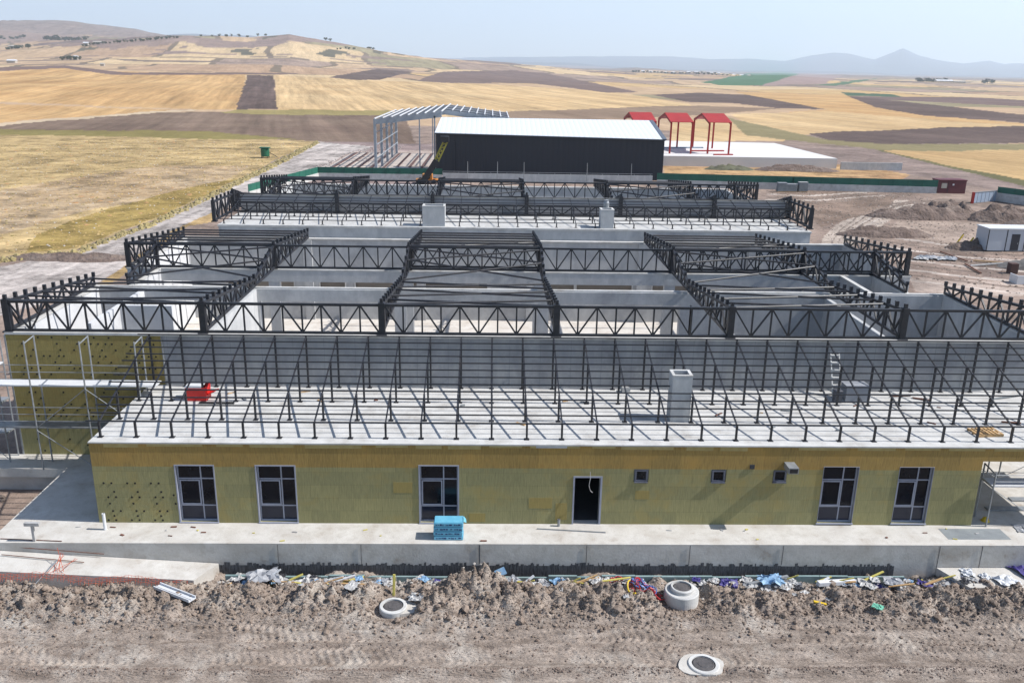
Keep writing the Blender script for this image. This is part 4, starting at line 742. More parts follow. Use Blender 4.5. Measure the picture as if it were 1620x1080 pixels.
manhole(7.75, 29.85, -1.6, [(0.44, 0.68, -1.75, -0.98), (0.37, 0.46, -1.1, -0.82)], 'tall stepped concrete manhole rising from the dirt bank', 0.33, -0.87)
manhole(7.70, 25.78, -1.45, [(0.42, 0.56, -1.7, -1.31)], 'flush manhole with iron lid in the wheel tracks at the bottom', 0.38, -1.33)
a = []; 
for i in range(22): th = i*2*math.pi/22; r_ = 0.66+0.05*math.sin(i*1.1)+0.18*max(0, -math.cos(th)); a.append((7.70+r_*1.1*math.cos(th), 25.78+r_*0.85*math.sin(th)))
mb = MB(); mb.poly([(x, y, -1.365) for x, y in a]+[(x*1.0, y, -1.6) for x, y in a], [tuple(range(22)), *[((i+1) % 22, i, 22+i, 22+(i+1) % 22) for i in range(22)]]); tag(mb.build('mortar_collar', concrete_dirty), 'rough mortar collar around the flush manhole in the tracks', 'mortar')
# ---- pieces lying on the bank
def slab_piece(p, q, wd_, th, m, name, lab, cat, lift=0.08, grooves=0, grp=None):
    p = Vector((p[0], p[1], yz(*p)+lift)); q = Vector((q[0], q[1], yz(*q)+lift)); mb = MB(); mb.bar(p, q, wd_, th)
    if grooves:
        d = (q-p); s_ = d.cross(Vector((0, 0, 1))).normalized()
        for g in (-1, 1): mb.bar(p+s_*g*wd_*0.45+Vector((0, 0, th)), q+s_*g*wd_*0.45+Vector((0, 0, th)), 0.04, 0.1)
        mb.bar(p+s_*wd_*0.12+Vector((0, 0, th*.6)), q+s_*wd_*0.12+Vector((0, 0, th*.6)), 0.03, 0.05)
    return tag(mb.build(name, m), lab, cat, grp)
slab_piece((-12.95, 29.95), (-11.25, 28.95), 0.34, 0.05, white_paint, 'metal_profile', 'white folded metal profile lying on the dirt bank at left', 'profile', 0.22, 1)
tag(MB().bar((-3.7, 29.85, yz(-3.7, 29.85)-0.3), (-3.68, 30.1, yz(-3.7, 29.85)+0.85), 0.09).build('timber_post', timber_yellow), 'upright pale yellow timber post behind the low manhole ring', 'post')
mb = MB(); mb.tube([(6.05+0.5*math.cos(a_)*1.0, 29.7+0.5*math.sin(a_), yz(5.8, 29.6)+0.25+0.1*math.sin(3*a_)) for a_ in np.linspace(2.4, 4.2, 14)], 0.035, 8); tag(mb.build('plastic_hose', hose_yellow), 'short bright yellow hose beside the cable coils', 'hose')
def coil(x, y, r_, m, lab, seed, n=4, tube=0.022):
    q = random.Random(seed); mb = MB()
    for k_ in range(n):
        rx, ry = r_*q.uniform(.75, 1.15), r_*q.uniform(.5, .8); cx, cy = x+q.uniform(-.12, .12), y+q.uniform(-.1, .1); ph = q.random()*6
        pts = [(cx+rx*math.cos(a_), cy+ry*math.sin(a_), yz(cx+rx*math.cos(a_), cy+ry*math.sin(a_))+0.12+0.10*math.sin(2*a_+ph)) for a_ in np.linspace(0, 2*math.pi, 28)]
        mb.tube(pts, tube, 5, False)
    return tag(mb.build('cable_coil', m), lab, 'cable', 'cable coils left on the bank')
coil(6.35, 29.95, 0.65, cable_red, 'loose red cable coil on the bank left of the tall manhole', 3)
coil(6.2, 30.2, 0.5, cable_blue, 'blue cable coil tangled with the red one on the bank', 4, 5)
coil(5.4, 30.75, 0.35, cable_red, 'small red cable loop behind the two cable coils', 5, 2)
# crumpled rubbish
def crumple(x, y, s_, m, seed, name, lift=0.05, z=None, flat=0.35):
    q = random.Random(seed); n = 9; V = []; ang = q.random()*6.3; ca, sa = math.cos(ang), math.sin(ang); asp = q.uniform(.5, 1.3); mb = MB()
    z0 = (yz(x, y) if z is None else z)+lift
    h = [[q.uniform(-1, 1) for _ in range(n)] for _ in range(n)]
    P0 = []
    for i in range(n):
        for j in range(n):
            u = (i/(n-1)-.5)*s_; v = (j/(n-1)-.5)*s_*asp; u += q.uniform(-.07, .07)*s_; v += q.uniform(-.07, .07)*s_
            e = 1-max(abs(i/(n-1)-.5), abs(j/(n-1)-.5))*1.2; hh = (abs(h[i][j])*0.5+0.3*math.sin(i*1.3+seed)*math.cos(j*1.1))*flat*s_*max(e, .2)
            P0.append((x+u*ca-v*sa, y+u*sa+v*ca, hh))
    gz = yard_h(np.array([p[0] for p in P0]), np.array([p[1] for p in P0])) if z is None else [z]*len(P0)
    top = [(p[0], p[1], max(z0+p[2], g+0.02)) for p, g in zip(P0, gz)]; bot = [(a, b, c-0.012) for a, b, c in top]
    f = []
    for i in range(n-1):
        for j in range(n-1): a_ = i*n+j; f.append((a_, a_+n, a_+n+1, a_+1)); f.append((n*n+a_, n*n+a_+1, n*n+a_+n+1, n*n+a_+n))
    mb.poly(top+bot, f); return mb.build(name, m)
LM = [(-17.5, 'far left'), (-14, 'left of the metal profile'), (-11, 'below the second window'), (-8.8, 'between the second and third windows'), (-6, 'left of the yellow post'), (-3.4, 'behind the low manhole'), (-0.8, 'below the blue packs'), (1.8, 'left of the doorway'), (4.2, 'below the doorway'), (6.6, 'behind the cable coils'), (9.2, 'right of the tall manhole'), (11.5, 'below the duct outlet'), (14, 'below the fourth window'), (17, 'below the fifth window'), (19.5, 'at the corner of the right pad'), (23, 'on the right pad side')]
def place(x): return min(LM, key=lambda q: abs(q[0]-x))[1]
mats_ = [(plastic_white, 'white plastic film', 'plastic film', 10), (plastic_grey, 'grey plastic film', 'plastic film', 5), (plastic_blue, 'pale blue plastic film', 'plastic film', 4), (black_m, 'black bag', 'bag', 3), (purple_m, 'dark blue rag', 'rag', 2)]
wts = [m_[3] for m_ in mats_]; q = random.Random(99); seen = {}
spots = []
for x0, x1, n in ((-15.5, -11.5, 5), (-10.8, -6.2, 16), (-6.2, -3.6, 6), (-3.0, -1.8, 5), (0.5, 6.5, 18), (8.4, 10.3, 5), (10.3, 13.5, 11), (14.5, 18.8, 16), (18.6, 20.2, 8), (22.5, 25, 4)):
    for _ in range(int(n*1.5)): spots.append((q.uniform(x0, x1), q.gauss(30.8, 0.2)))
for i, (x, y) in enumerate(spots):
    m_ = q.choices(mats_, wts)[0]; s_ = q.uniform(.22, .62); y = min(y, 31.15)
    o_ = crumple(x, y, s_, m_[0], i, m_[2].replace(' ', '_'), q.choice((0.01, 0.07, 0.13)))
    size = 'small' if s_ < .4 else 'big'; key = f'{size} {m_[1]} in the rubbish {place(x)}'
    tag(o_, key, m_[2], 'crumpled rubbish along the foot of the slab')
for i in range(40):      # boards and sticks among the rubbish
    x = q.choice((q.uniform(-10.5, -5.5), q.uniform(9.0, 18.5), q.uniform(0, 6))); y = q.uniform(30.2, 31.0); l = q.uniform(.4, 1.3); a_ = q.uniform(-.9, .9)
    k_ = q.choice((0, 0, 1, 2)); m_ = (timber_yellow, wood, white_paint)[k_]; z = yz(x, y)+0.12
    o_ = MB().bar((x, y, z), (x+l*math.cos(a_), min(y+l*math.sin(a_)*.5, 31.25), z+q.uniform(-.05, .3)), q.uniform(.05, .12), 0.035).build('scrap_board', m_)
    tag(o_, '%s %s scrap lath in the rubbish strip %s' % (('yellow', 'brown', 'white')[k_], 'long' if l > .85 else 'short', place(x)), 'board', 'laths among the rubbish')
big = [(-9.0, 30.6, 1.0, plastic_grey, 'big translucent film heap on the bank below the second window', 0.5), (-7.2, 30.9, 0.8, plastic_white, 'rounded white film bundle left of the yellow laths', 0.6), (11.6, 30.7, 1.0, plastic_blue, 'pale blue film heap below the duct outlet', 0.5), (-5.3, 29.7, 0.6, plastic_white, 'flat white film scrap on the open bank', 0.15), (9.9, 30.75, 0.7, purple_m, 'dark purple rag heap right of the tall manhole', 0.5), (15.2, 28.8, 0.35, mk('green_bag', (120, 196, 168), k=K), 'small mint green bag on the bare dirt at right', 0.4), (-0.5, 31.1, 0.5, plastic_white, 'white film behind the highest dirt heap', 0.5)]
for i, (x, y, s_, m_, lab, fl_) in enumerate(big): tag(crumple(x, y, s_, m_, 500+i, 'plastic_film', 0.08, None, fl_), lab, 'plastic film')
tag(crumple(22.9, 31.15, 1.7, purple_m, 611, 'tarpaulin', 0.03, -1.05, 0.3), 'crumpled purple tarpaulin on the lower right pad', 'tarpaulin')
for i, (x, y, s_, lab) in enumerate(((20.0, 31.2, .55, 'white foam lump nearest the pad corner'), (20.6, 30.9, .4, 'white foam lump in the middle of the right pad'), (21.3, 30.6, .7, 'broad white tray shaped sheet at the pad front'))): tag(crumple(x, y, s_, white_paint, 620+i, 'foam_scrap', 0.02, -1.06, 0.6), lab, 'foam scrap', 'white scraps on the right pad')
tag(MB().bar((0.35, 31.05, yz(.35, 31.05)+.2), (0.75, 31.15, yz(.7, 31.1)+.55), 0.5, 0.03).build('blue_panel', plastic_blue), 'small light blue panel standing by the slab foot', 'panel')
slab_piece((13.5, 30.55), (15.2, 30.95), 0.22, 0.16, white_paint, 'foam_beam', 'white foam beam lying on the bank below the fourth window', 'foam beam', 0.1)
slab_piece((10.6, 30.45), (12.4, 31.0), 0.12, 0.08, galv, 'metal_bar', 'grey metal bar on the bank below the duct outlet', 'bar', 0.15)
slab_piece((12.9, 29.35), (13.4, 29.3), 0.12, 0.06, hose_yellow, 'foam_strip', 'short yellow strip on the bare bank below the fourth window', 'strip', 0.05)
for i, (x, y) in enumerate(((2.9, 29.6), (12.4, 30.1), (5.4, 29.1), (-7.2, 29.4), (13.6, 29.7), (9.3, 29.4), (-3.0, 29.7))):
    o_ = crumple(x, y, .2, plastic_white, 700+i, 'paper_scrap', 0.05); tag(o_, 'tiny white scrap on the bare bank %s' % place(x), 'scrap', 'white scraps scattered on the bank')
# white plastic by the low manhole
tag(crumple(-2.75, 29.45, .5, plastic_white, 731, 'plastic_film', 0.05, None, .5), 'white film scrap beside the low manhole ring', 'plastic film')
tag(crumple(21.0+2.2, 33.0, 0.7, plastic_grey, 741, 'plastic_film', 0.0, 0.01, .25), 'grey film heap with purple shade on the slab by the scaffold', 'plastic film')
for i, (x, y, s_, m_, lab) in enumerate(((13.6, 44.5, 1.6, plastic_white, 'white film heap on the hall floor behind the front truss at right'), (15.2, 45.6, 1.3, plastic_grey, 'grey film heap on the hall floor beside the white one'), (16.6, 44.2, 1.1, plastic_white, 'smaller white bundle on the hall floor at right'), (4.9, 60.5, 0.9, black_m, 'small dark heap on the far hall floor'))):
    tag(crumple(x, y, s_, m_, 850+i, 'film_heap', 0.05, 0.05, .5), lab, 'heap')
for i in range(5):
    tag(MB().box((-25.4-i*.1, 50.2+i*0.8, GZ+.02), (-22.0, 50.5+i*0.8, GZ+.5)).build('formwork_panel', white_paint), 'pale formwork panel in the row left of the stepped hall wall', 'panel', 'formwork panels beside the left hall wall')
# ================================================================ SITE BEYOND
# dry tufts and stones nobody could count
def scatter(name, n, poly, smin, smax, seed, m, flat=0.6):
    r_ = random.Random(seed); pts = []; xs_, ys_ = [p[0] for p in poly], [p[1] for p in poly]
    while len(pts) < n:
        x, y = r_.uniform(min(xs_), max(xs_)), r_.uniform(min(ys_), max(ys_)); c_ = False
        for k_ in range(len(poly)):
            (x1, y1), (x2, y2) = poly[k_], poly[(k_+1) % len(poly)]
            if (y1 > y) != (y2 > y) and x < (x2-x1)*(y-y1)/(y2-y1)+x1: c_ = not c_
        if c_: pts.append((x, y))
    Zs = ter(np.array([p[0] for p in pts]), np.array([p[1] for p in pts])); mb = MB()
    for (x, y), z in zip(pts, Zs):
        s_ = smin*(smax/smin)**(r_.random()**1.8); k_ = 5; a0 = r_.random()*6
        ring = [(x+s_*r_.uniform(.6, 1.2)*math.cos(a0+j*1.2566), y+s_*r_.uniform(.6, 1.2)*math.sin(a0+j*1.2566), z-.03) for j in range(k_)]
        mid = [(x+(a-x)*.62, y+(b-y)*.62, z+s_*flat*r_.uniform(.5, 1)) for a, b, _ in ring]
        mb.poly(ring+mid+[(x, y, z+s_*flat*1.15)], [(j, (j+1) % k_, k_+(j+1) % k_, k_+j) for j in range(k_)]+[(k_+j, k_+(j+1) % k_, 2*k_) for j in range(k_)])
    o = mb.build(name, m); o['kind'] = 'stuff'; return o
def world(poly): return [tuple(at(x, y, GZ).xy) for x, y in poly]
G1 = world([(-60, 232), (200, 220), (495, 226), (436, 254), (378, 288), (248, 348), (118, 396), (-60, 425)])
scatter('dry_grass_tufts', 7000, G1, 0.06, 0.30, 31, mk('dry_tuft', (196, 168, 116), (178, 148, 98), 0.2, 1, k=K), 0.35)
scatter('olive_tufts', 2600, G1, 0.06, 0.32, 32, mk('olive_tuft', (156, 142, 90), (138, 124, 78), 0.2, 1, k=K), 0.4)
scatter('russet_weeds', 350, G1, 0.15, 0.7, 33, mk('russet_weed', (192, 150, 104), (176, 134, 90), 0.2, 1, k=K), 0.15)
scatter('pale_stones', 1500, G1, 0.05, 0.2, 34, mk('pale_stone', (214, 206, 198), (190, 182, 174), 0.5, 1, k=K), 0.5)
G2 = world([(1205, 300), (1440, 305), (1530, 330), (1700, 350), (1700, 480), (1440, 440), (1310, 395), (1290, 350)])
scatter('yard_clods', 4200, G2, 0.04, 0.24, 35, soil, 0.5); scatter('yard_rubble', 700, G2, 0.05, 0.2, 36, mk('pale_rubble', (206, 194, 184), (184, 170, 160), 0.5, 1, k=K), 0.5)
G3 = world([(470, 275), (560, 240), (600, 230), (640, 232), (590, 262), (500, 268)]); scatter('roadside_stones', 900, G3, 0.1, 0.45, 37, mk('road_stone', (170, 156, 150), (140, 126, 122), 0.5, 1, k=K), 0.5)
G4 = world([(0, 408), (120, 398), (250, 348), (440, 254), (500, 224), (506, 226), (448, 258), (256, 352), (126, 402), (0, 416)]); scatter('verge_weeds', 1500, G4, 0.15, 0.55, 38, mk('verge_weed', (178, 162, 114), (148, 134, 94), 0.3, 1, k=K), 0.7)
# boundary walls
def fence_run(name, lab, pts, zc, zt, mat_top, posts=2.5, cat='fence'):
    t = thing(name, lab, cat, (pts[0][0], pts[0][1], GZ)); base = MB(); top = MB(); pst = MB()
    for (x0, y0), (x1, y1) in zip(pts, pts[1:]):
        base.bar((x0, y0, (GZ-0.3+zc)/2), (x1, y1, (GZ-0.3+zc)/2), 0.3, zc-GZ+0.3)
        top.bar((x0, y0, (zc+zt)/2), (x1, y1, (zc+zt)/2), 0.06, zt-zc)
        L_ = math.hypot(x1-x0, y1-y0); n = int(L_/posts)
        for i in range(n+1): f_ = i/max(n, 1); MB().bar((x0+(x1-x0)*f_, y0+(y1-y0)*f_-0.08, zc), (x0+(x1-x0)*f_, y0+(y1-y0)*f_-0.08, zt+0.03), 0.08).build('fence_post', mat_top, t)
    base.build('base_wall', concrete, t); top.build('sheet', mat_top, t); [None for _ in ()]; return t
fence_run('green_fence', 'dark green sheet fence on a pale base left of the crane', [(-38, 138), (-32.2, 164.6), (-9.1, 164.6)], -0.15, 0.95, green_sheet)
fence_run('green_fence', 'long green sheet fence running from the black hangar to the maroon cabin', [(30.6, 160.5), (55, 158), (80.2, 155.3)], -0.05, 1.15, green_sheet)
fence_run('green_fence', 'short green fence segment at the right frame edge beyond the gate', [(86.2, 146.5), (93.5, 134), (104, 118)], 0.2, 1.2, green_sheet)
t = thing('boundary_wall', 'grey concrete boundary wall with a metal rail before the black hangar', 'wall', (10, 164.6, GZ))
MB().box((-9.0, 164.5, -1.5), (30.5, 164.8, 0.15)).build('wall', concrete_wall, t)
MB().box((-9.0, 164.6, 0.42), (30.5, 164.68, 0.50)).build('rail', galv, t)
for i in range(14): MB().box((-9+i*3.0, 164.6, 0.15), (-8.93+i*3.0, 164.66, 0.45)).build('rail_post', galv, t)
for i, (x, lab) in enumerate(((-4.3, 'leftmost'), (1.25, 'second from left'), (6.2, 'third from left'), (18.0, 'fourth from left'), (26.3, 'rightmost'))):
    tag(MB().tube([(x, 163.8, GZ), (x, 163.8, 2.45)], [0.08, 0.05], 8).build('steel_pole', galv), 'slim steel pole before the black hangar, %s of the five' % lab, 'pole', 'steel poles before the hangar')
# black hangar
t = thing('hangar', 'long black clad hangar with a white sheet roof', 'hangar', (11, 172, GZ))
a, b, c, d = (-10.8, 174.0), (33.3, 169.5), (33.6, 186.2), (-10.2, 186.2); ze, zr = 6.75, 8.95; zb_ = 6.45
mb = MB(); mb.poly([(*a, -1.4), (*b, -1.4), (*c, -1.4), (*d, -1.4), (*a, ze), (*b, zb_), (*c, zr), (*d, zr)], [(0,1,5,4),(1,2,6,5),(2,3,7,6),(3,0,4,7)]); mb.build('wall', cladding('black_sheet', (33, 37, 49), (26, 30, 40), 0.5, k=0.8), t)
mb = MB(); mb.poly([(a[0]-.2, a[1]-.4, ze+.02), (b[0]-.5, b[1]-.4, zb_+.02), (c[0]-.5, c[1]+.2, zr+.12), (d[0]-.2, d[1]+.2, zr+.12), (a[0]-.2, a[1]-.4, ze+.14), (b[0]-.5, b[1]-.4, zb_+.14), (c[0]-.5, c[1]+.2, zr+.24), (d[0]-.2, d[1]+.2, zr+.24)], [(0,3,2,1),(4,5,6,7),(0,1,5,4),(1,2,6,5),(2,3,7,6),(3,0,4,7)]); mb.build('roof', roof_sheet, t)
mb = MB(); mb.poly([(b[0]-.5, b[1]-.45, zb_), (b[0]+.3, b[1]-.45, zb_), (c[0]+.3, c[1]+.25, zr+.1), (c[0]-.5, c[1]+.25, zr+.1), (b[0]-.5, b[1]-.45, zb_+.2), (b[0]+.3, b[1]-.45, zb_+.2), (c[0]+.3, c[1]+.25, zr+.3), (c[0]-.5, c[1]+.25, zr+.3)], [(0,3,2,1),(4,5,6,7),(0,1,5,4),(1,2,6,5),(2,3,7,6),(3,0,4,7)]); mb.build('verge_trim', mk('trim_grey', (96, 108, 124), k=K), t)
mb = MB(); mb.bar((a[0]-.1, a[1]-.42, ze-.05), (b[0]+.1, b[1]-.42, zb_-.05), 0.16, 0.2); mb.build('gutter', black_clad, t)
MB().box((-7.3, 173.2, -1.3), (-7.1, 173.4, 5.2)).build('downpipe', black_clad, t)
# open steel frame
t = thing('portal_hall', 'open grey portal frame hall with white roof purlins and no cladding', 'steel frame', (-16, 177, GZ))
XA, XP, XB = -23.0, -9.8, 3.7; ZE, ZP = 8.9, 10.5
for i, y in enumerate((177, 187.2, 197, 206.5, 216.5)):
    mb = MB(); full = i > 0
    mb.bar((XA, y, GZ), (XA, y, ZE), 0.5, 0.6); mb.bar((XA-.2, y, ZE-.35), (XP, y, ZP-.35), 0.3, 1.0)
    if full: mb.bar((XP, y, ZP-.35), (XB, y, ZE-.35), 0.3, 0.9); mb.bar((XB, y, GZ), (XB, y, ZE), 0.5, 0.6)
    if i in (0, 4): mb.bar((-14.2, y, GZ), (-14.2, y, ZE+.3), 0.22)
    if i == 0: mb.bar((-11.2, y, GZ), (-11.2, y, ZP-.6), 0.3)
    mb.build('portal', mk('grey_primer', (176, 184, 192), (160, 168, 178), 0.5, 0.6, 0, k=K), t)
for k_ in range(9):
    f_ = k_/8; x = XA+(XP-XA)*f_; z = ZE+(ZP-ZE)*f_+.3; MB().bar((x, 176.6, z), (x, 217, z), 0.22, 0.18).build('roof_purlin', white_paint, t)
for k_ in range(1, 9):
    f_ = k_/8; x = XP+(XB-XP)*f_; z = ZP+(ZE-ZP)*f_+.3; MB().bar((x, 187, z), (x, 217, z), 0.2, 0.18).build('roof_purlin', white_paint, t)
for y in (192, 202, 211.5): MB().bar((XP, y, ZP+.25), (XB, y, ZE+.25), 0.3, 0.1).build('roof_tie', white_paint, t)
for z in (1.6, 4.2, 6.6): MB().bar((XA+.3, 177, z), (XA+.3, 216.5, z), 0.12).build('wall_rail', mk('grey_primer', (176, 184, 192)), t)
mb = MB().box((XA-11, 168, GZ-.4), (-11.0, 218, GZ+.12)); struct(mb.build('frame_floor', mk('frame_floor', (208, 196, 184), (186, 172, 162), 0.4, 0.95, 0, c3=(164, 146, 134), s3=0.2, k=K)))
for k_ in range(9):
    x = -33+k_*2.6; o_ = MB().box((x, 168.3, GZ+.124), (x+.55, 217, GZ+.22)).build('floor_strip', mk('floor_strip', (112, 78, 70), (96, 70, 66), 1, 1, 0, k=K)); struct(o_)
for i, (x, y, lab) in enumerate(((-18.6, 181, 'white covered heap on the steel frame floor'), (-21.0, 181.5, 'small grey heap beside the frame columns'))):
    tag(crumple(x, y, 3.4 if i == 0 else 2, (plastic_white, plastic_grey)[i], 800+i, 'covered_heap', 0.0, GZ+.22, .3), lab, 'heap')
# platform with red frames
pz = 1.0; pl = [at(1046, 246.5, pz), at(1325, 251, pz), at(1225, 226.5, pz), at(1040, 222.5, pz)]
mb = MB(); mb.poly([(*p.xy, pz) for p in pl]+[(*p.xy, GZ-.3) for p in pl], [(0,1,2,3),(0,4,5,1),(1,5,6,2),(2,6,7,3),(3,7,4,0)]); struct(mb.build('concrete_platform', mk('platform_white', (236, 234, 232), (224, 222, 220), 0.1, 0.9, 0, k=K)))
t0 = pl[1]; tag(MB().box((t0.x+.2, t0.y-2, GZ-.2), (t0.x+14, t0.y-1.6, 0.4)).build('retaining_wall', concrete_wall), 'low grey retaining wall continuing right from the white platform', 'wall')
RW, RD, RE, RP_ = 4.9, 15.6, 7.9, 9.45
def red_frame(loc, lab):
    t = thing('red_portal', lab, 'portal', (0, 0, 0), 'red steel frames on the white platform')
    for (x, y) in ((0, 0), (RW, 0), (0, RD), (RW, RD)): MB().bar((x, y, 0), (x, y, RE-pz), 0.36).build('column', red_steel, t)
    for x in (0, RW):
        MB().bar((x, 0, RE-pz), (x, RD/2, RP_-pz), 0.34, 0.5).build('rafter', red_steel, t); MB().bar((x, RD/2, RP_-pz), (x, RD, RE-pz), 0.34, 0.5).build('rafter', red_steel, t)
    for s_ in (0, 1):
        ya, yb2 = (-.3, RD/2) if s_ == 0 else (RD/2, RD+.3); za, zb2 = (RE-pz+.12, RP_-pz+.24) if s_ == 0 else (RP_-pz+.24, RE-pz+.12)
        MB().poly([(-.2, ya, za), (RW+.2, ya, za), (RW+.2, yb2, zb2), (-.2, yb2, zb2), (-.2, ya, za+.1), (RW+.2, ya, za+.1), (RW+.2, yb2, zb2+.1), (-.2, yb2, zb2+.1)], [(0,3,2,1),(4,5,6,7),(0,1,5,4),(1,2,6,5),(2,3,7,6),(3,0,4,7)]).build('roof_sheet', red_steel, t)
    t.location = loc; return t
for (x, y), lab in zip(((1059, 243), (1119, 243.5), (1001, 242)), ('red steel portal with sloping roof, middle of three on the white platform', 'red steel portal with sloping roof, rightmost on the white platform', 'red steel portal half hidden behind the black hangar')):
    p = at(x, y, pz); red_frame((p.x, p.y, pz), lab)
for i, (x0, x1, y, m_, lab) in enumerate(((1093, 1145, 238.5, red_steel, 'long red beam lying on the platform between two frames'), (1129, 1159, 244.5, red_steel, 'short red beam on the platform edge by the right frame'), (1048, 1112, 233.5, mk('blue_beam', (150, 176, 196), k=K), 'pale blue beam lying on the platform behind the red frames'))):
    p, q_ = at(x0, y, pz+.15), at(x1, y, pz+.15); tag(MB().bar(p, q_, 0.6, 0.25).build('steel_beam', m_), lab, 'beam')
# crane
t = thing('mobile_crane', 'yellow crane with raised dark boom between fence and black hangar', 'crane', (-12.3, 158, GZ))
MB().box((-13.6, 159.0, GZ+.5), (-9.6, 161.6, -0.5)).build('chassis', crane_orange, t); MB().box((-12.4, 159.0, -0.5), (-10.6, 161.2, 0.45)).build('cab', crane_orange, t); MB().box((-12.2, 158.96, -0.3), (-11.0, 159.0, 0.3)).build('cab_window', glass, t)
for x in (-12.9, -10.3):
    for y in (159.1, 161.4): MB().tube([(x, y-.15, GZ+.45), (x, y+.15, GZ+.45)], 0.45, 14).build('wheel', steel_black, t)
MB().bar((-12.3, 158.6, -0.9), (-9.7, 158.6, 3.1), 1.35, 1.1).build('boom_base', steel_black, t)
bm = MB()
for dx in (-.38, .38): bm.bar((-10.0+dx, 158.3, 2.5), (-8.1+dx, 158.3, 6.4), 0.26); bm.bar((-10.0+dx, 159.0, 2.5), (-8.1+dx, 159.0, 6.4), 0.26)
for k_ in range(6): f_ = k_/6; bm.bar((-10.38+1.9*f_, 158.3, 2.5+3.9*f_), (-9.3+1.9*f_, 158.3, 3.0+3.9*f_), 0.14); bm.bar((-9.62+1.9*f_, 158.3, 2.5+3.9*f_), (-10.0+1.9*f_, 159.0, 3.0+3.9*f_), 0.14)
bm.build('boom_lattice', crane_yellow, t); MB().box((-9.0, 158.0, 6.3), (-7.5, 159.2, 7.3)).build('boom_head', steel_black, t)
# maroon cabin, gate, white cabin
t = thing('site_cabin', 'dark maroon site cabin at the end of the long green fence', 'cabin', (83, 156.8, GZ))
MB().box((80.7, 155.7, GZ), (85.7, 158.2, 1.05)).build('body', maroon_m, t); MB().box((80.6, 155.6, 1.05), (85.8, 158.3, 1.2)).build('roof', maroon_m, t); MB().box((81.2, 155.64, -.3), (82.2, 155.7, .6)).build('window', farm_wall, t); MB().box((83.2, 155.64, .2), (83.5, 155.7, .5)).build('sign_plate', white_paint, t); MB().box((82.4, 155.66, -1.1), (82.45, 155.7, 1.0)).build('door_edge', black_clad, t)
t = thing('site_gate', 'pale blue sheet gate leaf with red end post', 'gate', (81, 143.9, GZ))
gp = [(80.5, 143.4), (86.1, 146.4)]
for i in range(6): f0, f1 = i/6, (i+1)/6; MB().bar((gp[0][0]+(gp[1][0]-gp[0][0])*(f0+.012), gp[0][1]+3*(f0+.012), -.35), (gp[0][0]+(gp[1][0]-gp[0][0])*(f1-.012), gp[0][1]+3*(f1-.012), -.35), 0.08, 1.7).build('panel', mk('gate_blue', (150, 168, 190), (168, 180, 196), 1, .6, 0, k=K), t)
MB().box((80.2, 143.2, GZ), (80.6, 143.5, 0.6)).build('end_post', red_steel, t); MB().bar((80.5, 143.35, .55), (86.1, 146.35, .55), 0.12).build('top_rail', galv, t)
t = thing('site_cabin', 'white panel site cabin with dark door at the right frame edge', 'cabin', (65, 103, GZ))
x0, x1, y0, y1 = 59.75, 72.5, 101.7, 104.4; zt_ = 1.45
MB().box((x0, y0, GZ+.12), (x1, y1, zt_)).build('body', mk('cabin_panel', (206, 212, 220), (196, 203, 212), 0.3, .6, 0, k=K), t)
MB().box((x0-.1, y0-.1, zt_), (x1+.1, y1+.1, zt_+.14)).build('roof', white_paint, t)
for x in np.arange(x0, x1, 2.25): MB().box((x-.05, y0-.03, GZ), (x+.05, y0, zt_)).build('frame_strip', steel_black, t)
MB().box((x0, y0-.04, GZ), (x1, y0+.02, GZ+.14)).build('base_rail', steel_black, t); d_ = MB().box((62.6, y0-.04, GZ+.2), (63.6, y0, .9)).build('door', black_clad, t); MB().box((63.4, y0-.07, -.3), (63.46, y0-.04, -.1)).build('handle', galv, d_); MB().box((67.3, y0-.04, -.1), (68.7, y0, .8)).build('window', glass, t)
# block pallets
for i, (x, w_, lab) in enumerate(((1223, 1.2, 'smallest and leftmost of the grey block stacks by the fence'), (1236, 1.6, 'tall pale stack of grey blocks, second from left by the fence'), (1250, 2.0, 'wide dark stack of grey blocks, third from left by the fence'), (1269, 1.6, 'rightmost grey block stack by the fence with white top'))):
    p = at(x, 303 if i else 298, GZ); t = thing('block_stack', lab, 'block stack', (p.x, p.y, GZ), 'block stacks by the long green fence'); h_ = (0.8, 1.5, 1.25, 1.6)[i]
    for lv in range(3): MB().box((p.x-w_/2+.02*lv, p.y-.5, GZ+.1+lv*h_/3), (p.x+w_/2, p.y+.5, GZ+.06+(lv+1)*h_/3)).build('block_layer', block_m, t)
    MB().box((p.x-w_/2, p.y-.5, GZ), (p.x+w_/2, p.y+.5, GZ+.09)).build('pallet', wood, t); MB().box((p.x-w_/2-.02, p.y-.52, GZ+.06+h_), (p.x+w_/2+.02, p.y+.52, GZ+.1+h_)).build('cover', plastic_white if i == 3 else plastic_grey, t)
# green tank
p = at(420, 250, GZ); t = thing('water_tank', 'green tank standing alone on the dry field edge', 'tank', (p.x, p.y, GZ))
MB().lathe((p.x, p.y, GZ+.35), [(0, 0), (.85, 0), (.95, .15), (.95, 1.6), (.8, 1.8), (.4, 1.9), (0, 1.9)], 24).build('body', green_tank_m, t)
MB().box((p.x-1.1, p.y-.9, GZ+2.2), (p.x+1.1, p.y+.9, GZ+2.4)).build('lid', green_tank_m, t)
for dx in (-.7, .7):
    for dy in (-.6, .6): MB().bar((p.x+dx, p.y+dy, GZ), (p.x+dx, p.y+dy, GZ+.4), .15).build('leg', steel_black, t)
MB().bar((p.x+.9, p.y, GZ+1.3), (p.x+2.6, p.y+.4, GZ+.2), .12).build('chute', steel_black, t)
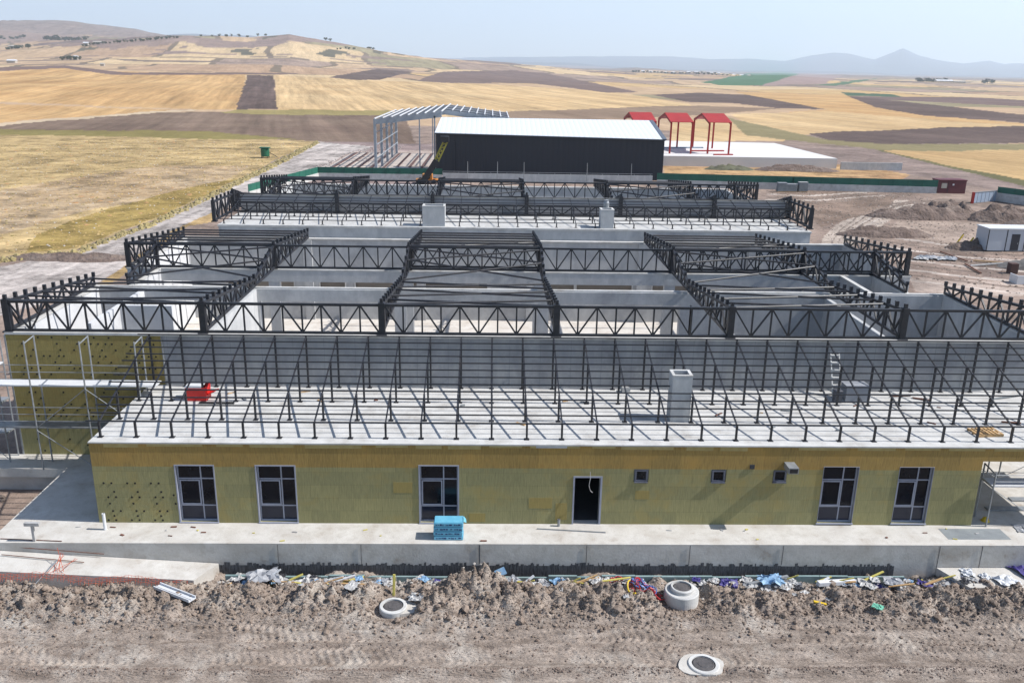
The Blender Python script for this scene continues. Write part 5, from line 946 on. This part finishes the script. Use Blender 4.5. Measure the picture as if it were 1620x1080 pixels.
# heaps of soil
def heap(x, y, rx, ry, h_, seed, lab, m=None, name='soil_heap', cat='soil heap'):
    n, k_ = 34, 30; u = np.linspace(-1, 1, n); v = np.linspace(-1, 1, k_); U_, V_ = np.meshgrid(u, v); r_ = np.hypot(U_, V_)
    Xg = x+U_*rx; Yg = y+V_*ry; base = np.clip(1-r_**2, 0, 1)**0.9
    Z_ = GZ-0.15+h_*base*(0.65+0.9*np.abs(fbm(U_*3+seed, V_*3, 4, seed)))+0.12*h_*fbm(U_*9, V_*9, 3, seed+4)*np.clip(base*4, 0, 1)
    Z_ = np.where(r_ > 0.98, GZ-0.4, Z_)
    o = grid_object(name, Xg, Yg, Z_, m or soil_dark, True); return tag(o, lab, cat)
heap(64.5, 128, 9, 3.2, 2.0, 1, 'long dark soil heap with white scraps on the right'); heap(70, 130.5, 4.5, 3, 2.6, 2, 'pointed soil heap rising behind the long dark one'); heap(76, 126, 6, 3.5, 2.2, 3, 'rounded soil heap right of the pointed one')
heap(79, 118, 9, 4.5, 2.6, 4, 'largest soil heap at the right frame edge'); heap(52, 112, 7, 2.2, 1.5, 5, 'low dark soil heap in the middle of the dirt yard'); heap(58.5, 103.6, 3.0, 1.6, 1.2, 6, 'low mud heap left of the white cabin')
heap(61, 93, 5, 2.2, 1.3, 7, 'grey gravel heap below the white cabin', mk('gravel_grey', (128, 124, 120), (104, 100, 98), 2, 1, .8, 6, k=K)); heap(50, 165.5, 5, 2.4, 1.2, 8, 'brown soil heap behind the long green fence'); heap(67, 191, 10, 2.4, 1.6, 9, 'stony rubble heap at the end of the retaining wall'); heap(52, 191, 6, 1.8, 1.3, 10, 'greenish overgrown heap before the white platform', mk('weedy', (116, 116, 92), (98, 96, 80), 1, 1, .8, 4, k=K))
heap(-44.5, 92, 9, 2.2, 0.7, 12, 'flat stony strip heap at the road edge on the left'); heap(-33, 176, 5, 3, 1.0, 13, 'reddish earth heap left of the open steel frame')
t_ = at(1475, 410, GZ)
for i in range(6):
    o_ = crumple(t_.x-1.6+i*.75, t_.y+rnd.uniform(-.5, .5), 1.6, (plastic_white, galv, plastic_grey)[i % 3], 900+i, 'sheet_metal', 0.05, GZ+.1, .25); tag(o_, '%s bent sheet in the scrap pile left of the white cabin' % ('white', 'shiny', 'grey')[i % 3], 'sheet metal', 'bent sheets in one scrap pile')
def at2(x, y, dz=0): p = at(x, y, GZ+dz); return p
for i, (x, y, x2, y2, m_, lab) in enumerate(((1527, 417, 1552, 432, rust, 'rusty beam end beside the gravel heap'), (1535, 420, 1600, 415, plastic_white, 'thin white pipe lying in the dirt below the cabin'), (1540, 412, 1618, 418, wood, 'long plank lying before the white cabin'), (1488, 398, 1530, 413, rust, 'bent bar in the mud left of the cabin'))):
    tag(MB().bar(at2(x, y, .15), at2(x2, y2, .15), .16, .12).build('long_bar', m_), lab, 'bar')
p = at2(1602, 432); tag(MB().box((p.x-.5, p.y-.4, GZ), (p.x+.3, p.y+.4, GZ+1.1)).build('oil_drum_box', mk('brown_box', (88, 62, 56), k=K)), 'brown upright box near the right frame edge below the cabin', 'box')
p = at2(1612, 448); mb = MB(); mb.box((p.x-.6, p.y-.6, GZ), (p.x+1.5, p.y-.5, GZ+.9)); mb.box((p.x-.6, p.y-.5, GZ), (p.x-.5, p.y+.8, GZ+.9)); mb.box((p.x-.5, p.y-.5, GZ), (p.x+1.5, p.y+.8, GZ+.1)); tag(mb.build('open_bin', white_paint), 'open white bin at the right frame edge', 'bin')
for i, (x, y) in enumerate(((1528, 393), (1512, 388))):
    p = at2(x, y); tag(MB().bar((p.x, p.y, GZ+.1), (p.x+.9, p.y+.3, GZ+1.3), .14).build('machine_arm', hose_yellow), ('yellow machine arm sticking up left of the white cabin', 'second yellow piece further left of the white cabin')[i], 'machine part')
# ================================================================ FAR TREES AND FARMS
def tree_proto(h_, w_, seed):
    q = random.Random(seed); t = thing('far_tree', 'x', 'tree', (0, 0, 0))
    tr_ = MB(); tr_.tube([(0, 0, 0), (0.02*h_, 0, .25*h_), (-.01*h_, 0, .6*h_)], [.04*h_, .03*h_, .012*h_], 6)
    for k_ in range(4): a_ = q.random()*6.3; tr_.tube([(0, 0, .3*h_+.05*k_*h_), (math.cos(a_)*w_*.3, math.sin(a_)*w_*.3, .5*h_+.06*k_*h_)], [.015*h_, .006*h_], 5)
    tr_.build('trunk', rust, t); cr = MB()
    cl = [(q.gauss(0, .22)*w_, q.gauss(0, .22)*w_, h_*q.uniform(.35, .88)) for _ in range(12)]
    for c_ in cl:
        for _ in range(28):
            p = Vector(c_)+Vector((q.gauss(0, 1), q.gauss(0, 1), q.gauss(0, .8)))*w_*.11; n_ = Vector((q.gauss(0, 1), q.gauss(0, 1), q.gauss(0, 1))).normalized(); a_ = n_.orthogonal().normalized()*w_*.055; b_ = n_.cross(a_)*1.0
            cr.poly([p-a_-b_, p+a_-b_*.6, p+a_*.8+b_, p-a_*.7+b_], [(0, 1, 2, 3)])
    cr.build('crown', leaf, t); return t
protos = [tree_proto(9, 9, 1), tree_proto(7, 10, 2), tree_proto(11, 8, 3)]
used = [0, 0, 0]
def put_tree(px_, dist, i, lab, s_=1.0, grp='far trees'):
    d = ray(px_, yh(px_)); a_ = math.atan2(d[0], d[1]); x, y = dist*math.sin(a_), dist*math.cos(a_); P0 = protos[i % 3]
    if not used[i % 3]: r_ = P0; used[i % 3] = 1
    else:
        r_ = P0.copy(); COL.objects.link(r_)
        for c_ in P0.children: k_ = c_.copy(); COL.objects.link(k_); k_.parent = r_
    r_.location = (x, y, tz(x, y)-.3); s_ *= 0.62; r_.scale = (s_*1.3, s_, s_); r_.rotation_euler.z = i*1.3; r_['label'] = lab; r_['category'] = 'tree'; r_['group'] = grp
q = random.Random(5); i = 0
def tree_row(x0, x1, n, d0, d1, lab, s0=1.0, s1=1.6):
    global i
    for k_ in range(n): f_ = (k_+q.uniform(-.3, .3))/max(n-1, 1); put_tree(x0+(x1-x0)*f_, d0+(d1-d0)*f_, i, lab, q.uniform(s0, s1), lab); i += 1
tree_row(78, 140, 10, 3300, 3200, 'dark trees in the long clump below the far left hills', 2.4, 3.4)
tree_row(14, 46, 6, 2300, 2250, 'dark trees by the farm near the left frame edge', 1.2, 2.0)
tree_row(100, 125, 5, 1750, 1740, 'trees around the lone farm on the left fields', 1.0, 1.5)
tree_row(135, 285, 26, 2150, 2200, 'small trees in the long straight row on the left fields', 0.9, 1.3)
tree_row(0, 45, 8, 3600, 3700, 'scattered trees under the far left hills', 1.4, 2.4)
tree_row(325, 420, 9, 2450, 2500, 'scrubby trees along the top of the middle ridge', 0.9, 1.5)
tree_row(517, 524, 2, 2480, 2490, 'lone pair of trees on the ridge right of the knoll', 1.2, 1.8)
tree_row(583, 590, 3, 2480, 2490, 'three trees on the falling end of the ridge', 1.0, 1.6)
tree_row(535, 560, 5, 2100, 2200, 'bushes on the slope right of the knoll', 0.7, 1.1)
tree_row(1452, 1500, 11, 2600, 2600, 'dark trees around the white roofed farm at right', 1.3, 2.4)
tree_row(1558, 1570, 3, 2600, 2600, 'isolated trees right of the white roofed farm', 1.6, 2.2)
tree_row(1000, 1190, 34, 3000, 3300, 'small trees of the orchard village on the far plain', 0.9, 1.6)
tree_row(1100, 1190, 14, 2700, 2900, 'trees in the upper row of the orchard village', 0.9, 1.4)
def farm(px_, dist, w_, d_, h_, lab, m_roof=farm_white, m_wall=farm_wall):
    dd = ray(px_, yh(px_)); a_ = math.atan2(dd[0], dd[1]); x, y = dist*math.sin(a_), dist*math.cos(a_); z = tz(x, y)-.5; t = thing('farm_building', lab, 'farm building', (x, y, z))
    MB().box((x-w_/2, y-d_/2, z), (x+w_/2, y+d_/2, z+h_)).build('wall', m_wall, t)
    mb = MB(); e = .6; mb.poly([(x-w_/2-e, y-d_/2-e, z+h_), (x+w_/2+e, y-d_/2-e, z+h_), (x+w_/2+e, y+d_/2+e, z+h_), (x-w_/2-e, y+d_/2+e, z+h_), (x-w_/2-e, y, z+h_*1.5), (x+w_/2+e, y, z+h_*1.5)], [(0,1,5,4),(2,3,4,5),(0,4,3),(1,2,5),(0,3,2,1)]); mb.build('roof', m_roof, t)
farm(19, 1650, 13, 8, 4, 'small white roofed shed alone on the left fields'); farm(28, 2330, 26, 12, 5, 'long grey farm shed near the left frame edge', farm_wall); farm(121, 1760, 7, 6, 5, 'little white house beside the trees of the lone farm'); farm(140, 2180, 10, 8, 5, 'white house at the start of the long tree row'); farm(160, 2190, 22, 8, 4, 'pale long shed behind the tree row', farm_wall); farm(162, 1400, 5, 4, 3, 'tiny hut in the left stubble field', farm_wall)
farm(1494, 2560, 42, 14, 6, 'long white roofed farm building among dark trees'); farm(1518, 2600, 30, 12, 5, 'grey farm shed right of the long white roofed one', farm_wall)
for k_ in range(16):
    x = 1005+k_*12; farm(x, 3050+k_*14, q.uniform(8, 13), 9, 5, 'tiny village house on the far plain', farm_white if k_ % 3 else farm_wall); COL.objects[-1]
for o in [o for o in bpy.data.objects if o.name.startswith('farm_building') and o.get('label', '').startswith('tiny village')]: o['group'] = 'village houses on the far plain'
# ================================================================ HAZE
if HAZE > 0:
    mb = MB().box((-26000, -600, -60), (26000, 26000, 1500)); hz = mb.build('haze', concrete); hz['kind'] = 'stuff'; hz.data.materials.clear()
    m = bpy.data.materials.new('haze_air'); m.use_nodes = True; t = m.node_tree; t.nodes.clear(); o_ = t.nodes.new('ShaderNodeOutputMaterial'); v_ = t.nodes.new('ShaderNodeVolumePrincipled')
    v_.inputs['Density'].default_value = HAZE; v_.inputs['Color'].default_value = (0.78, 0.89, 1.0, 1); v_.inputs['Anisotropy'].default_value = 0.2; t.links.new(v_.outputs[0], o_.inputs['Volume']); hz.data.materials.append(m)
    hz.display_type = 'WIRE'; C.cycles.volume_bounces = 1
